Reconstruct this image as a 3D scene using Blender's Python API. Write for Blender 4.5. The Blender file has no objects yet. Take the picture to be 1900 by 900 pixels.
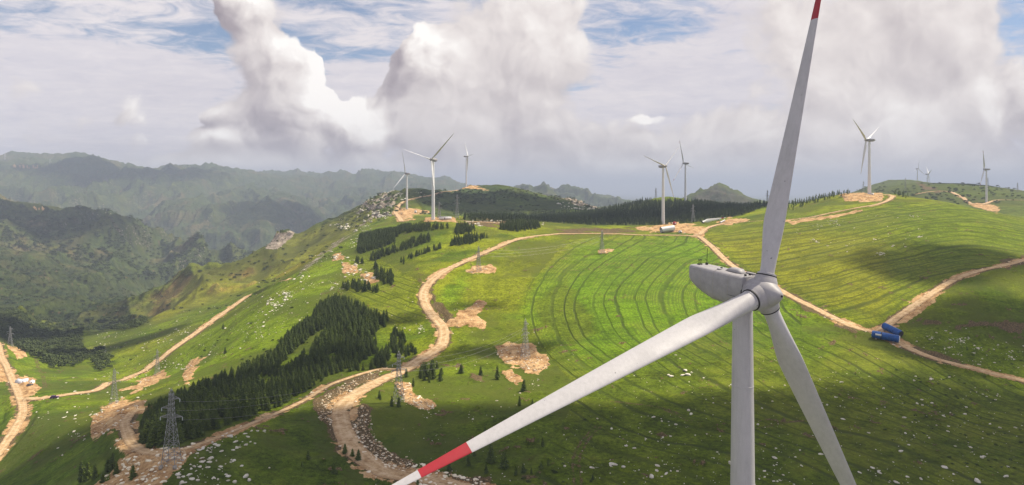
import bpy, math, random
import numpy as np
R=math.radians
F=1238.0; PX0=950.0; PY0=350.0          # focal length and horizon in pixels of the 1900x900 photograph
random.seed(7); RNG=np.random.default_rng(11)
scene=bpy.context.scene; COL=scene.collection
SUN_AZ=R(68); SUN_EL=R(56)              # azimuth from the view axis towards the right
SUN=np.array([math.sin(SUN_AZ)*math.cos(SUN_EL),math.cos(SUN_AZ)*math.cos(SUN_EL),math.sin(SUN_EL)])

# ---------------------------------------------------------------- node helper
class NT:
    def __init__(s,tree): s.t=tree; tree.nodes.clear()
    def n(s,typ,ins=None,**kw):
        nd=s.t.nodes.new(typ)
        for k,v in kw.items(): setattr(nd,k,v)
        for k,v in (ins or {}).items():
            so=nd.inputs[k]
            if isinstance(v,bpy.types.NodeSocket): s.t.links.new(v,so)
            elif isinstance(v,bpy.types.Node): s.t.links.new(v.outputs[0],so)
            else: so.default_value=v
        return nd
    def m(s,op,a,b=0.0,c=0.0,clamp=False):
        nd=s.n('ShaderNodeMath',{0:a,1:b,2:c},operation=op); nd.use_clamp=clamp; return nd.outputs[0]
    def vm(s,op,a,b=(0,0,0)):
        nd=s.n('ShaderNodeVectorMath',operation=op)
        for i,v in ((0,a),(1,b)):
            if isinstance(v,bpy.types.NodeSocket): s.t.links.new(v,nd.inputs[i])
            elif op=='SCALE' and i==1: pass
            else: nd.inputs[i].default_value=v
        return nd.outputs['Value'] if op in('DOT_PRODUCT','LENGTH','DISTANCE') else nd.outputs[0]
    def noise(s,vec,scale,detail=4,rough=.55,dist=0.0,out='Fac',typ='FBM',dims='3D'):
        nd=s.n('ShaderNodeTexNoise',{'Vector':vec,'Scale':scale,'Detail':detail,'Roughness':rough,'Distortion':dist},noise_dimensions=dims)
        nd.noise_type=typ; nd.normalize=True
        return nd.outputs[0 if out=='Fac' else 'Color']
    def rng(s,v,a,b,c=0.,d=1.,smooth=False):
        nd=s.n('ShaderNodeMapRange',{0:v,1:a,2:b,3:c,4:d}); nd.interpolation_type='SMOOTHSTEP' if smooth else 'LINEAR'; return nd.outputs[0]
    def mix(s,f,a,b):
        nd=s.n('ShaderNodeMix',data_type='RGBA')
        for i,v in ((0,f),(6,a),(7,b)):
            if isinstance(v,bpy.types.NodeSocket): s.t.links.new(v,nd.inputs[i])
            else: nd.inputs[i].default_value=v if i==0 else (tuple(v)+(1,))[:4]
        return nd.outputs[2]
    def ramp(s,v,stops):
        nd=s.n('ShaderNodeValToRGB',{0:v}); e=nd.color_ramp.elements
        while len(e)<len(stops): e.new(.5)
        for el,(p,c) in zip(e,stops): el.position=p; el.color=tuple(c)+(1,)
        return nd.outputs[0]
def angle(px,py):
    az=math.atan((px-PX0)/F); return az, math.atan((PY0-py)/F*math.cos(az))

# ---------------------------------------------------------------- camera, render, sun
cam=bpy.data.objects.new('camera',bpy.data.cameras.new('camera')); COL.objects.link(cam)
cam.location=(0,0,0); cam.rotation_euler=(R(90),0,0)
cam.data.sensor_width=36; cam.data.lens=36*F/1900; cam.data.shift_y=-(450-PY0)/1900
cam.data.clip_start=.5; cam.data.clip_end=120000
scene.camera=cam
scene.view_settings.view_transform='Standard'; scene.view_settings.look='None'
scene.view_settings.exposure=0.46; scene.view_settings.gamma=1; scene.view_settings.use_curve_mapping=False
scene.render.engine='CYCLES'; cy=scene.cycles
cy.max_bounces=5; cy.diffuse_bounces=2; cy.glossy_bounces=2; cy.transmission_bounces=2; cy.transparent_max_bounces=8; cy.volume_bounces=0
cy.use_denoising=True; cy.denoiser='OPENIMAGEDENOISE'; cy.use_adaptive_sampling=True; cy.adaptive_threshold=.02
cy.caustics_reflective=False; cy.caustics_refractive=False
ld=bpy.data.lights.new('sun','SUN'); ld.energy=5.0; ld.angle=R(.55); ld.color=(1,.91,.74)
lo=bpy.data.objects.new('sun',ld); COL.objects.link(lo)
from mathutils import Vector
lo.rotation_euler=Vector(SUN).to_track_quat('Z','Y').to_euler(); lo.location=(0,0,500)
# ---------------------------------------------------------------- sky with clouds (world, by direction)
wd=bpy.data.worlds.new('World'); scene.world=wd; wd.use_nodes=True
T=NT(wd.node_tree)
sky=T.n('ShaderNodeTexSky'); sky.sky_type='NISHITA'; sky.sun_disc=False; sky.sun_elevation=SUN_EL; sky.sun_rotation=SUN_AZ
sky.altitude=1500; sky.air_density=1.0; sky.dust_density=.6; sky.ozone_density=1.6
D=T.n('ShaderNodeTexCoord').outputs['Generated']
sp=T.n('ShaderNodeSeparateXYZ',{0:D})
X,Y,Z=sp.outputs
az=T.m('ARCTAN2',X,Y); el=T.m('ARCSINE',Z)
P0=T.n('ShaderNodeCombineXYZ',{0:az,1:el,2:0.0}).outputs[0]
def warp(v,scale,amp,det=3,sh=0.):
    c=T.noise(T.vm('ADD',v,(sh,sh,sh)),scale,det,.55,out='Color')
    return T.vm('ADD',v,T.vm('MULTIPLY',T.vm('SUBTRACT',c,(.5,.5,.5)),(amp,amp*.8,0)))
def lobes(v,L,start):
    acc=start
    for (px,py,rx,ry,w) in L:
        a,e=angle(px,py); k=math.cos(a)**2
        q=T.vm('MULTIPLY',T.vm('SUBTRACT',v,(a,e,0)),(F/(rx*k),F/(ry*math.cos(a)),0))
        g=T.m('SUBTRACT',1.0,T.vm('DOT_PRODUCT',q,q),clamp=True)
        acc=T.m('MULTIPLY_ADD',T.m('MULTIPLY',g,g),w,acc)
    return acc
# cloud layout: (photo x, photo y, radius x, radius y, weight) of soft lobes
COVER=[(480,60,130,110,.46),(500,150,140,120,.46),(590,150,60,90,.26),(570,240,210,130,.56),(690,235,90,85,.46),(440,0,80,60,.40),(765,110,70,100,.40),(820,200,130,190,.46),(930,60,230,190,.56),(880,200,190,140,.38),(1040,120,150,220,.46),(1000,290,300,130,.5),
 (247,196,80,70,.30),(170,160,130,70,.28),(130,225,130,60,.34),(20,215,120,60,.22),(60,262,150,45,.30),(290,255,80,36,.34),(370,190,80,60,.22),(410,215,60,30,.28),(420,255,100,44,.38),(30,120,70,90,.2),(1250,290,440,100,.45),(1480,90,250,230,.50),(1750,150,300,320,.50),(1600,260,500,150,.5),(1200,214,70,12,.18),(1280,200,120,60,.16),
 (350,310,560,56,.44),(950,350,1600,75,.6),(950,420,2400,90,.8),(1700,20,300,140,.38),(2300,150,500,400,.5),(-500,250,400,200,.3)]
HIGH=[(300,140,260,60,.26),(330,90,160,40,-.03),(300,50,360,70,-.06),(650,60,230,70,-.03),(120,60,260,60,.01),(1200,60,170,50,-.06),(1180,110,200,70,.08),(150,150,320,110,.24),(1300,160,260,70,.28),(1400,40,160,90,.18),(950,300,1500,140,.36),(700,160,160,70,.18)]
BRIGHT=[(600,105,45,65,.20),(655,175,55,48,.28),(705,235,65,50,.20),(620,215,60,60,.12),(778,70,35,45,.18),(740,205,45,40,.16),(480,170,60,110,-.09),(515,240,90,80,-.26),(540,292,170,42,-.18),(430,10,60,50,.16),
 (247,190,55,50,.06),(800,130,70,70,.08),(1000,290,240,70,-.09),(850,310,240,50,-.08),(1500,130,220,200,.14),(1650,240,160,90,.14),(1790,250,90,70,-.08),(1860,200,60,60,.16),(1750,325,300,50,-.10),(1890,270,80,70,-.14),(950,80,240,120,.12),(400,215,70,25,.14),(300,240,60,24,.12),(420,255,60,20,.16),(60,280,300,50,.08),(1190,214,60,14,.18),(200,120,220,80,.06)]
PUFF=[(640,170,170,150,.9),(780,90,100,120,.6),(1860,190,90,90,.6),(1200,214,110,30,.3),(400,235,260,50,.6),(430,10,90,80,.6),(500,60,120,100,.4)]
# high thin layer: rippled white cloud over blue
zz=T.m('ADD',T.m('MAXIMUM',Z,0.0),.10)
Q=T.n('ShaderNodeCombineXYZ',{0:T.m('DIVIDE',X,zz),1:T.m('MULTIPLY',T.m('DIVIDE',Y,zz),1.25),2:0.}).outputs[0]
hn=T.m('ADD',T.m('MULTIPLY',T.noise(Q,1.1,5,.62,.4),.58),T.m('MULTIPLY',T.noise(Q,5.2,4,.68,.8),.42))
hcov=lobes(P0,HIGH,0.0)
hal=T.rng(T.m('ADD',hn,hcov),.36,.58,.06,1.,True)
# cumulus masses: soft lobes + billowing detail, evaluated twice (the second time a little towards the sun) to light the billows
PW=warp(warp(P0,5.,.12,3),20.,.030,3,3.3)
def vor(v,s,det): return T.n('ShaderNodeTexVoronoi',{'Vector':v,'Scale':s,'Detail':det,'Roughness':.62,'Smoothness':.28,'Lacunarity':2.1},feature='SMOOTH_F1').outputs['Distance']
def field(v):
    n1=T.noise(v,6.,6,.60); b1=vor(v,11.,2.6)
    return T.m('ADD',lobes(v,COVER,-.31),T.m('ADD',T.m('MULTIPLY',n1,.80),T.m('MULTIPLY',b1,-.34))),n1
dens,n1=field(PW)
dens2,_=field(T.vm('ADD',PW,(.013,.017,0)))
puff=lobes(P0,PUFF,.36)
edge=T.rng(puff,.2,.9,.26,.055)
cal=T.n('ShaderNodeMapRange',{0:dens,1:-.02,2:T.m('ADD',edge,-.02),3:0.,4:1.}); cal.interpolation_type='SMOOTHSTEP'; cal=cal.outputs[0]
rel=T.m('MULTIPLY',T.m('SUBTRACT',dens,dens2),T.m('MULTIPLY',puff,1.9))
bri=T.m('ADD',T.m('ADD',lobes(PW,BRIGHT,.57),rel),T.m('MULTIPLY',T.m('SUBTRACT',n1,.5),.42))
ccol=T.ramp(bri,[(0.0,(.22,.185,.205)),(.30,(.345,.30,.315)),(.50,(.49,.44,.435)),(.70,(.645,.59,.565)),(1.,(.86,.82,.78))])
hcol=T.ramp(T.rng(hn,.35,.75),[(0,(.50,.475,.525)),(1,(.70,.65,.64))])
b_sky=T.n('ShaderNodeBackground',{0:sky,1:.080})
b_h=T.n('ShaderNodeBackground',{0:hcol,1:1.0}); b_c=T.n('ShaderNodeBackground',{0:ccol,1:1.0})
m1=T.n('ShaderNodeMixShader',{0:hal,1:b_sky.outputs[0],2:b_h.outputs[0]})
m2=T.n('ShaderNodeMixShader',{0:cal,1:m1.outputs[0],2:b_c.outputs[0]})
T.n('ShaderNodeOutputWorld',{0:m2.outputs[0]})
wd.cycles.sampling_method='MANUAL'; wd.cycles.sample_map_resolution=512
# ---------------------------------------------------------------- numpy noise
_perm=RNG.permutation(4096); _vals=RNG.random(4096)*2-1
def vnoise(x,y,seed=0):
    xi=np.floor(x).astype(np.int64); yi=np.floor(y).astype(np.int64); fx=x-xi; fy=y-yi
    fx=fx*fx*fx*(fx*(fx*6-15)+10); fy=fy*fy*fy*(fy*(fy*6-15)+10)
    def h(a,b): return _vals[_perm[(_perm[(a+seed*131)&4095]+b)&4095]]
    a=h(xi,yi);b=h(xi+1,yi);c=h(xi,yi+1);d=h(xi+1,yi+1)
    return a+(b-a)*fx+(c-a)*fy+(a-b-c+d)*fx*fy
def fbm(x,y,oc=5,g=.5,seed=0):
    s=0;a=1;t=0
    for i in range(oc):
        s=s+a*vnoise(x,y,seed+i); t+=a; a*=g; x,y=(x*1.6-y*1.2)+3.7,(x*1.2+y*1.6)-9.1
    return s/t
def ridged(x,y,oc=6,g=.5,seed=0):
    s=0;a=1;t=0;w=1
    for i in range(oc):
        n=1-np.abs(vnoise(x,y,seed+i)); n=n*n*w; w=np.clip(n*1.7,0,1)
        s=s+a*n; t+=a; a*=g; x,y=(x*1.6-y*1.2)+3.7,(x*1.2+y*1.6)-9.1
    return s/t
def sstep(v,a,b):
    t=np.clip((v-a)/(b-a),0,1); return t*t*(3-2*t)

# ---------------------------------------------------------------- surveyed ground points (photo x, photo y, distance along the view)
CP=[(1900,900,215),(1650,900,212),(1400,900,210),(1150,900,210),(900,900,212),(700,900,215),(500,900,205),(150,900,230),(0,900,290),(-200,900,360),
(1900,800,262),(1650,800,258),(1400,800,256),(1150,800,258),(900,800,262),(740,800,262),(640,800,256),(480,800,245),(380,820,228),(318,860,203),(240,800,270),(100,800,350),(0,830,375),
(740,745,300),(60,740,470),(212,748,440),(0,850,360),(0,700,560),(0,640,690),(18,642,820),(40,708,560),(100,735,470),(210,712,520),(292,694,619),(300,665,640),(400,600,720),(480,545,800),
(240,605,900),(180,640,800),(100,680,650),(0,580,1000),(100,620,930),(60,600,1000),(200,602,1180),(280,587,1150),(0,560,1150),(0,475,1700),(150,505,1800),(280,532,1700),(250,568,1400),(100,565,1400),
(300,520,2000),(180,490,2000),(0,365,2600),(75,378,2600),(130,395,2600),(190,400,2550),(250,430,2500),(330,450,2500),(400,455,2500),(450,472,2400),(100,450,2250),(250,480,2250),(350,500,2200),(60,430,2350),
(130,430,3200),(0,400,3200),(400,490,3200),(250,450,3300),(450,450,3700),(520,460,3700),(600,450,3900),(300,400,4200),(450,390,4500),(550,400,4600),(490,408,3900),(100,350,5000),(0,345,5000),(200,345,5200),(650,380,5500),(560,360,6500),
(0,292,6500),(20,283,6500),(75,289,6500),(145,281,6500),(165,284,6500),(210,303,6500),(240,300,6500),(300,307,6800),(370,306,6800),(410,303,6800),(480,318,7000),(560,320,7800),(640,318,8300),(700,315,8300),(760,322,8600),(830,338,9000),(900,352,9500),
(0,340,9000),(200,345,9500),(400,350,10000),(600,350,11500),
(960,352,6500),(1010,356,6000),(1045,352,5500),(1100,366,5500),(1170,374,5000),(1100,395,3500),(950,385,4000),(1200,385,3500),
(760,350,1500),(700,368,1400),(640,405,1350),(560,428,1350),(510,434,1400),(496,462,1400),(460,478,1350),(400,488,1350),(336,511,1350),(296,529,1300),(250,558,1250),(236,582,1200),
(300,570,1120),(400,530,1170),(480,505,1200),(560,465,1200),(560,480,1800),(640,460,1900),(450,525,1750),(350,548,1650),(700,430,1900),(760,390,2050),(600,480,2500),(700,440,2800),
(632,444,1000),(600,464,900),(560,500,790),(532,520,710),(492,560,640),
(450,650,480),(350,700,440),(300,720,420),(450,740,330),(560,690,370),(620,560,560),(700,600,460),(560,620,470),(740,650,410),(820,620,430),(780,560,500),(800,520,545),(888,505,575),(900,470,640),(950,450,690),(1050,435,760),(1150,435,775),(1235,415,870),(1300,432,760),(1117,470,660),
(700,480,700),(680,440,880),(850,430,740),(800,408,820),(752,390,1326),(740,400,1150),(740,425,900),(710,368,1400),(740,372,1350),(700,400,1250),(660,430,1100),
(800,352,1700),(850,341,1750),(868,340,1750),(900,344,1650),(930,338,1650),(980,351,1650),(1040,366,1650),(1060,364,1650),(1100,382,1600),(850,380,1450),(950,390,1400),(1050,398,1300),(900,405,1000),(1000,408,1000),(850,375,2200),(950,385,2200),(1050,400,2100),(1150,408,1900),
(1110,394,1250),(1200,381,1200),(1300,383,1150),(1400,384,1150),(1440,379,1080),(1100,418,880),(1200,414,900),(1300,414,850),(1380,400,870),(1200,402,1550),(1400,402,1550),(1240,363,1320),(1268,375,1240),
(1560,360,950),(1607,361,890),(1660,359,920),(1690,366,850),(1750,372,830),(1800,385,820),(1850,395,820),(1900,405,820),(2000,430,850),(1480,378,1000),(1420,410,780),(1500,400,770),(1600,390,740),(1700,400,680),(1800,430,600),(1900,470,525),
(1900,485,490),(1800,510,460),(1700,565,420),(1643,614,385),(1350,490,590),(1450,545,480),(1550,595,405),(1740,670,345),(1850,700,330),(1900,712,325),(1500,480,560),(1600,480,530),(1600,550,440),(1700,480,520),(1800,600,385),(1900,600,385),(1900,540,430),
(1000,500,580),(1150,520,520),(1250,480,600),(1100,600,420),(1300,600,410),(1250,700,325),(1500,700,320),(975,665,380),(900,590,460),(850,680,362),(1000,750,290),
(1600,400,1200),(1750,405,1150),(1900,432,1100),(1826,376,1450),(1740,350,1600),(1790,347,1650),(1850,352,1650),(1900,362,1600),(1780,370,1450),(1900,385,1350),(1700,375,1500),(1690,334,2600),(1650,338,2600),(1600,352,2600),(1750,342,2500),(1720,335,2600),(1560,364,2600),(1800,362,2500),
(1330,343,3000),(1285,358,3000),(1265,372,3000),(1375,362,3000),(1405,372,3000),(1330,388,2300),(1330,380,4200),(1700,375,4000),(1500,380,2600),
(-400,900,400),(-400,700,650),(-400,600,1000),(-400,500,1700),(-400,380,2600),(-400,430,3400),(-400,292,6500),(-1000,600,1000),(-1000,300,6500),(2300,900,215),(2300,700,330),(2300,600,420),(2300,480,560),(2300,430,800),(2300,400,1400),(2300,380,2600),(2300,378,5000),(3000,700,330),(3000,450,800),(3000,390,3000)]
CP+=[(px,350+F*h/y,y) for (y,h) in ((30,97),(95,94),(150,94)) for px in (-800,0,500,950,1400,1900,2700)]
CP+=[(px,yy,dd) for px in (-1000,-400,0,300,600,900,1200,1500,1800,2100,2500,3000) for (yy,dd) in ((371,14000),(366,22000),(360,40000))]
CP=np.array(CP,float)
def _co(px,Y): return np.stack([px/100.,6.2*np.log(Y)],-1)
def _q(py,Y): return (py-350)/F*Y/Y**.6
_A=_co(CP[:,0],CP[:,2]); _v=_q(CP[:,1],CP[:,2])
def _tps(a,b):
    r2=((a[:,None,:]-b[None])**2).sum(-1); return .5*r2*np.log(r2+1e-9)
n=len(_A); K=_tps(_A,_A)+np.eye(n)*.05; Pm=np.c_[np.ones(n),_A]
M=np.zeros((n+3,n+3)); M[:n,:n]=K; M[:n,n:]=Pm; M[n:,:n]=Pm.T
W=np.linalg.solve(M,np.r_[_v,np.zeros(3)])
def tps_eval(px,Y):
    Q=_co(px,Y); out=np.empty(len(Q))
    for i in range(0,len(Q),20000):
        q=Q[i:i+20000]; out[i:i+20000]=_tps(q,_A)@W[:n]+W[n]+q@W[n+1:]
    return out
# coarse evaluation, then bicubic-ish upsampling by two linear passes on a fine enough lattice
_cu=np.linspace(-1100,3100,281); _cl=np.linspace(math.log(28),math.log(41000),240)
_g=tps_eval(np.repeat(_cu[None],240,0).ravel(),np.exp(np.repeat(_cl[:,None],281,1)).ravel()).reshape(240,281)
def _cub(g,fi,fj):
    def wts(t): return (-.5*t+t*t-.5*t**3, 1-2.5*t*t+1.5*t**3, .5*t+2*t*t-1.5*t**3, -.5*t*t+.5*t**3)
    i=np.clip(np.floor(fi).astype(int),1,g.shape[0]-3); j=np.clip(np.floor(fj).astype(int),1,g.shape[1]-3)
    wi=wts(np.clip(fi-i,0,1)); wj=wts(np.clip(fj-j,0,1)); s=0
    for a in range(4):
        for b in range(4): s=s+wi[a]*wj[b]*g[i-1+a,j-1+b]
    return s
def base_z(px,Y):
    q=_cub(_g,(np.log(Y)-_cl[0])/(_cl[1]-_cl[0]),(px-_cu[0])/(_cu[1]-_cu[0]))
    return -q*Y**.6
# ---------------------------------------------------------------- the grid: columns fan out from the survey point, rows get wider apart with distance
_du=1.0*1900/1024/F
U=np.concatenate([np.linspace(-1.62,-.86,50)[:-1],np.arange(-.86,.86,_du),np.linspace(.86,1.62,50)])
LY=np.concatenate([np.arange(math.log(30),math.log(180),.03),np.arange(math.log(180),math.log(6600),.0042),np.arange(math.log(6600),math.log(40000),.012),[math.log(40000)]])
NR,NC=len(LY),len(U)
YY=np.exp(LY)[:,None]*np.ones(NC); XX=YY*U[None]; PXg=PX0+F*U[None]*np.ones((NR,1))
def relief(x,y,px):
    d=np.sqrt(x*x+y*y)
    z=0.
    near=1-sstep(y,1300,2200)
    z=z+near*(fbm(x/90,y/90,3,.5,3)*1.6+fbm(x/14,y/14,4,.55,9)*.45)
    left=1-sstep(px,560+sstep(y,1400,1600)*240+sstep(y,3000,5000)*300,780+sstep(y,1400,1600)*200+sstep(y,3000,5000)*300)
    wx=x+120*fbm(x/500,y/500,3,.5,21); wy=y+120*fbm(x/500,y/500,3,.5,31)
    m=left*sstep(y,1550,2100)
    def gully(wl,ln,sd,wp):
        gx=x+wp*fbm(x/(wl*2.2),y/(wl*2.2),4,.55,sd)+.25*y*0; gy=y+wp*fbm(x/(wl*2.2),y/(wl*2.2),4,.55,sd+9)
        n=1-np.abs(vnoise(gx/wl,gy/ln,sd+20))*1.6
        n2=1-np.abs(vnoise(gx/(wl*.43),gy/(ln*.40),sd+21))*1.6
        n3=1-np.abs(vnoise(gx/(wl*.19),gy/(ln*.2),sd+22))*1.6
        return n*.55+n2*.28+n3*.10+fbm(gx/(wl*.12),gy/(wl*.12),4,.6,sd+23)*.09-.55
    m1=m*(1-sstep(y,2900,3400))
    z=z+m1*gully(260,620,41,150)*140
    m2=m*sstep(y,2900,3500)*(1-sstep(y,5700,6700)*.80)
    z=z+m2*gully(430,900,151,330)*235
    z=z+m*sstep(y,5600,6400)*gully(420,700,251,300)*110
    m3=left*sstep(y,1250,1600)*(1-sstep(y,1900,2300))
    z=z+m3*gully(150,330,351,90)*34
    # spur and valley sides
    sp=(1-sstep(px,430,700))*sstep(y,880,1150)*(1-sstep(y,1700,2000))
    z=z+sp*((ridged(wx/150,wy/150,6,.55,61)-.5)*44+(1-np.abs(vnoise((x+.6*y)/95,(y-.5*x)/300,66))*1.8-.5)*20)
    r=sstep(px,600,800)*sstep(y,1250,2200)
    z=z+r*((ridged(wx/420,wy/420,5,.5,71)-.5)*26)*(1-sstep(y,12000,20000))*(1+sstep(y,2600,5000)*.5)
    z=z+np.exp(-((px-1332)/50)**2)*sstep(y,2300,2700)*(1-sstep(y,3300,4000))*(ridged(x/130,y/260,5,.55,83)-.5)*60
    # crags of the ridge end
    cr=np.exp(-((px-700)/46)**2)*sstep(y,1080,1220)*(1-sstep(y,1500,1600))
    z=z+cr*(ridged(x/38,y/38,4,.55,81)-.45)*22
    cr2=np.exp(-((px-1075)/50)**2)*sstep(y,1480,1560)*(1-sstep(y,1700,1800)); z=z+cr2*(ridged(x/30,y/30,4,.55,85)-.4)*16
    cr3=np.exp(-((px-518)/20)**2)*sstep(y,1330,1380)*(1-sstep(y,1450,1500)); z=z+cr3*(6+(ridged(x/25,y/25,4,.55,87)-.4)*20)
    return z
ZZ=np.empty((NR,NC))
for i in range(0,NR,100):
    s=slice(i,i+100); ZZ[s]=base_z(PXg[s].ravel(),YY[s].ravel()).reshape(-1,NC)+relief(XX[s],YY[s],PXg[s])
_U0=U; _L0=LY
def gidx(x,y):
    fj=np.interp(np.asarray(x,float)/np.asarray(y,float),U,np.arange(NC)); fi=np.interp(np.log(np.asarray(y,float)),LY,np.arange(NR)); return fi,fj
def ground(x,y,G=None):
    G=ZZ if G is None else G
    fi,fj=gidx(x,y); i=np.clip(fi.astype(int),0,NR-2); j=np.clip(fj.astype(int),0,NC-2); a=fi-i; b=fj-j
    # same linear interpolation in world Y as the mesh faces
    y0=np.exp(LY[i]); a=(np.asarray(y,float)-y0)/(np.exp(LY[i+1])-y0)
    return (G[i,j]*(1-b)+G[i,j+1]*b)*(1-a)+(G[i+1,j]*(1-b)+G[i+1,j+1]*b)*a
def hit(px,py,dmin=120,dmax=30000):
    "first ground point met by the sight line through photo point (px,py)"
    u=(px-PX0)/F; fj=np.interp(u,U,np.arange(NC)); j=int(min(fj,NC-2)); b=fj-j
    z=ZZ[:,j]*(1-b)+ZZ[:,j+1]*b; y=np.exp(LY); t=350-F*z/y
    ok=np.where((y>=dmin)&(y<=dmax)&(t<=py))[0]
    if len(ok)==0: 
        k=np.where((y>=dmin)&(y<=dmax))[0]; i=k[np.argmin(t[k])]; return np.array([u*y[i],y[i],z[i]])
    i=ok[0]
    if i==0: i=1
    s=(t[i-1]-py)/max(1e-9,t[i-1]-t[i]) if t[i-1]>py else 1
    Y_=y[i-1]+(y[i]-y[i-1])*s
    return np.array([u*Y_,Y_,z[i-1]+(z[i]-z[i-1])*s])
# ---------------------------------------------------------------- roads: centre lines walked on the ground, benches cut into the slope
ROADS=[ # name, half width (m), photo points
('dirt_road',3.8,[(900,915),(827,897),(782,890),(745,884),(715,878),(693,864),(662,838),(640,802),(631,767),(644,744),(675,722),(711,704),(747,689),(773,671),(800,655),(820,638),(823,611),(811,595),(795,575),(785,549),(795,527),(830,500),(880,478),(920,460),(960,445),(1010,437),(1060,434),(1130,434),(1200,437),(1260,437),(1297,439)],120,1000),
('forest_track',1.2,[(735,686),(707,686),(662,697),(613,715),(560,745),(500,773),(432,801),(380,821),(344,831),(310,838)],120,700),
('clearing_track',2.2,[(330,836),(280,840),(252,829),(238,808),(232,784),(246,768),(270,759)],120,700),
('hillside_road',3.0,[(540,515),(520,524),(472,544),(400,592),(340,634),(304,660),(272,688),(232,704),(188,719),(140,730),(80,738),(45,742)],300,1100),
('valley_road',2.7,[(-30,600),(-12,628),(0,652),(12,680),(24,708),(36,736),(42,764),(28,796),(8,824),(-12,850),(-60,890)],300,1000),
('field_road',2.9,[(1297,439),(1320,457),(1337,474),(1360,494),(1400,514),(1440,534),(1496,564),(1552,592),(1589,609),(1627,616),(1664,634),(1701,653),(1743,669),(1804,683),(1851,697),(1897,709),(1980,728)],150,900),
('upper_field_road',2.7,[(1630,616),(1645,606),(1664,590),(1701,564),(1739,538),(1776,517),(1823,501),(1860,493),(1897,484),(1980,468)],150,800),
('ridge_road',2.6,[(1297,437),(1312,424),(1345,415),(1400,411),(1460,409),(1507,403),(1550,394),(1590,386),(1627,380),(1650,371),(1655,364),(1640,361),(1612,363)],500,1000),
('far_right_road',4.5,[(1700,362),(1735,354),(1762,356),(1774,361),(1787,367),(1794,374),(1804,380),(1818,381),(1835,376),(1855,371),(1872,371),(1899,372),(1980,372)],1000,2200),
('hilltop_road',4.0,[(745,412),(738,402),(734,393),(740,384),(750,375),(757,370),(783,366),(817,357),(847,348),(866,345)],900,2000),
('turbine_access_road',3.0,[(790,410),(833,410),(867,410),(895,413),(930,416)],500,1200),
]
def catmull(P,step):
    P=np.asarray(P,float); out=[]
    Q=np.vstack([2*P[0]-P[1],P,2*P[-1]-P[-2]])
    for i in range(1,len(Q)-2):
        p0,p1,p2,p3=Q[i-1:i+3]; n=max(2,int(np.linalg.norm(p2-p1)/step))
        for t in np.arange(n)/n:
            out.append(.5*((2*p1)+(-p0+p2)*t+(2*p0-5*p1+4*p2-p3)*t*t+(-p0+3*p1-3*p2+p3)*t**3))
    out.append(P[-1]); out=np.array(out)
    d=np.r_[0,np.cumsum(np.linalg.norm(np.diff(out,axis=0),axis=1))]; n=max(2,int(d[-1]/step)); s=np.linspace(0,d[-1],n+1)
    return np.stack([np.interp(s,d,out[:,k]) for k in range(out.shape[1])],1)
def smooth(a,n):
    k=np.ones(n)/n; p=np.pad(a,(n//2,n-1-n//2),mode='edge'); return np.convolve(p,k,'valid')
ROADW=[]; ROADD=np.full((NR,NC),1e3); ROADZ=np.zeros((NR,NC)); BASE=ZZ.copy()
_ey=np.exp(LY)
for (nm,hw,pts,d0,d1) in ROADS:
    W3=np.array([hit(px,py,d0,d1) for px,py in pts])
    C=catmull(W3[:,:2],2.0 if d1<1200 else 4.0)
    for _ in range(2): C[1:-1]=(C[:-2]+2*C[1:-1]+C[2:])/4
    z=smooth(smooth(ground(C[:,0],C[:,1],BASE),15),9)
    ROADW.append((nm,hw,C,z))
    reach=hw+9
    for (x,y),zc in zip(C,z):
        i0,i1=np.searchsorted(_ey,[y-reach,y+reach]); j0,j1=np.searchsorted(U,[(x-reach)/y,(x+reach)/y])
        s=(slice(i0,i1),slice(j0,j1)); d=np.hypot(XX[s]-x,YY[s]-y)/ (hw/3.0)**.5
        m=d<ROADD[s]; ROADD[s]=np.where(m,d,ROADD[s]); ROADZ[s]=np.where(m,zc,ROADZ[s])
_w=1-sstep(ROADD,4.2,11.5+2.5*fbm(XX/9,YY/9,3,.5,5))
ZZ=ZZ*(1-_w)+ROADZ*_w
ROADN=ROADD
# ---------------------------------------------------------------- areas given by their outline on the ground
def PY(): return 350-F*ZZ/YY
PYg=PY()
def area(pts,feather=4,dmin=100,dmax=60000,ragged=0,rs=1.0):
    P=np.array(pts,float); out=np.zeros((NR,NC)); pad=feather*2+ragged
    m=(PXg>P[:,0].min()-pad)&(PXg<P[:,0].max()+pad)&(PYg>P[:,1].min()-pad)&(PYg<P[:,1].max()+pad)&(YY>dmin)&(YY<dmax)
    if not m.any(): return out
    x=PXg[m]; y=PYg[m]; ins=np.zeros(len(x),bool); dd=np.full(len(x),1e9)
    for k in range(len(P)):
        a=P[k]; b=P[(k+1)%len(P)]
        c=((a[1]>y)!=(b[1]>y)); 
        with np.errstate(divide='ignore',invalid='ignore'): xi=(b[0]-a[0])*(y-a[1])/(b[1]-a[1]+1e-12)+a[0]
        ins^=c&(x<xi)
        ab=b-a; t=np.clip(((x-a[0])*ab[0]+(y-a[1])*ab[1])/(ab@ab+1e-9),0,1); dd=np.minimum(dd,np.hypot(x-a[0]-t*ab[0],y-a[1]-t*ab[1]))
    sd=np.where(ins,dd,-dd)
    if ragged: sd=sd+ragged*fbm(XX[m]/(YY[m]*.03*rs),YY[m]/(YY[m]*0+14*rs),4,.6,91)*1.6
    out[m]=sstep(sd,-feather,feather); return out
def inside(px,py,pts):
    c=False;n=len(pts)
    for k in range(n):
        a=pts[k];b=pts[(k+1)%n]
        if (a[1]>py)!=(b[1]>py) and px<(b[0]-a[0])*(py-a[1])/(b[1]-a[1])+a[0]: c=not c
    return c
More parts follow.
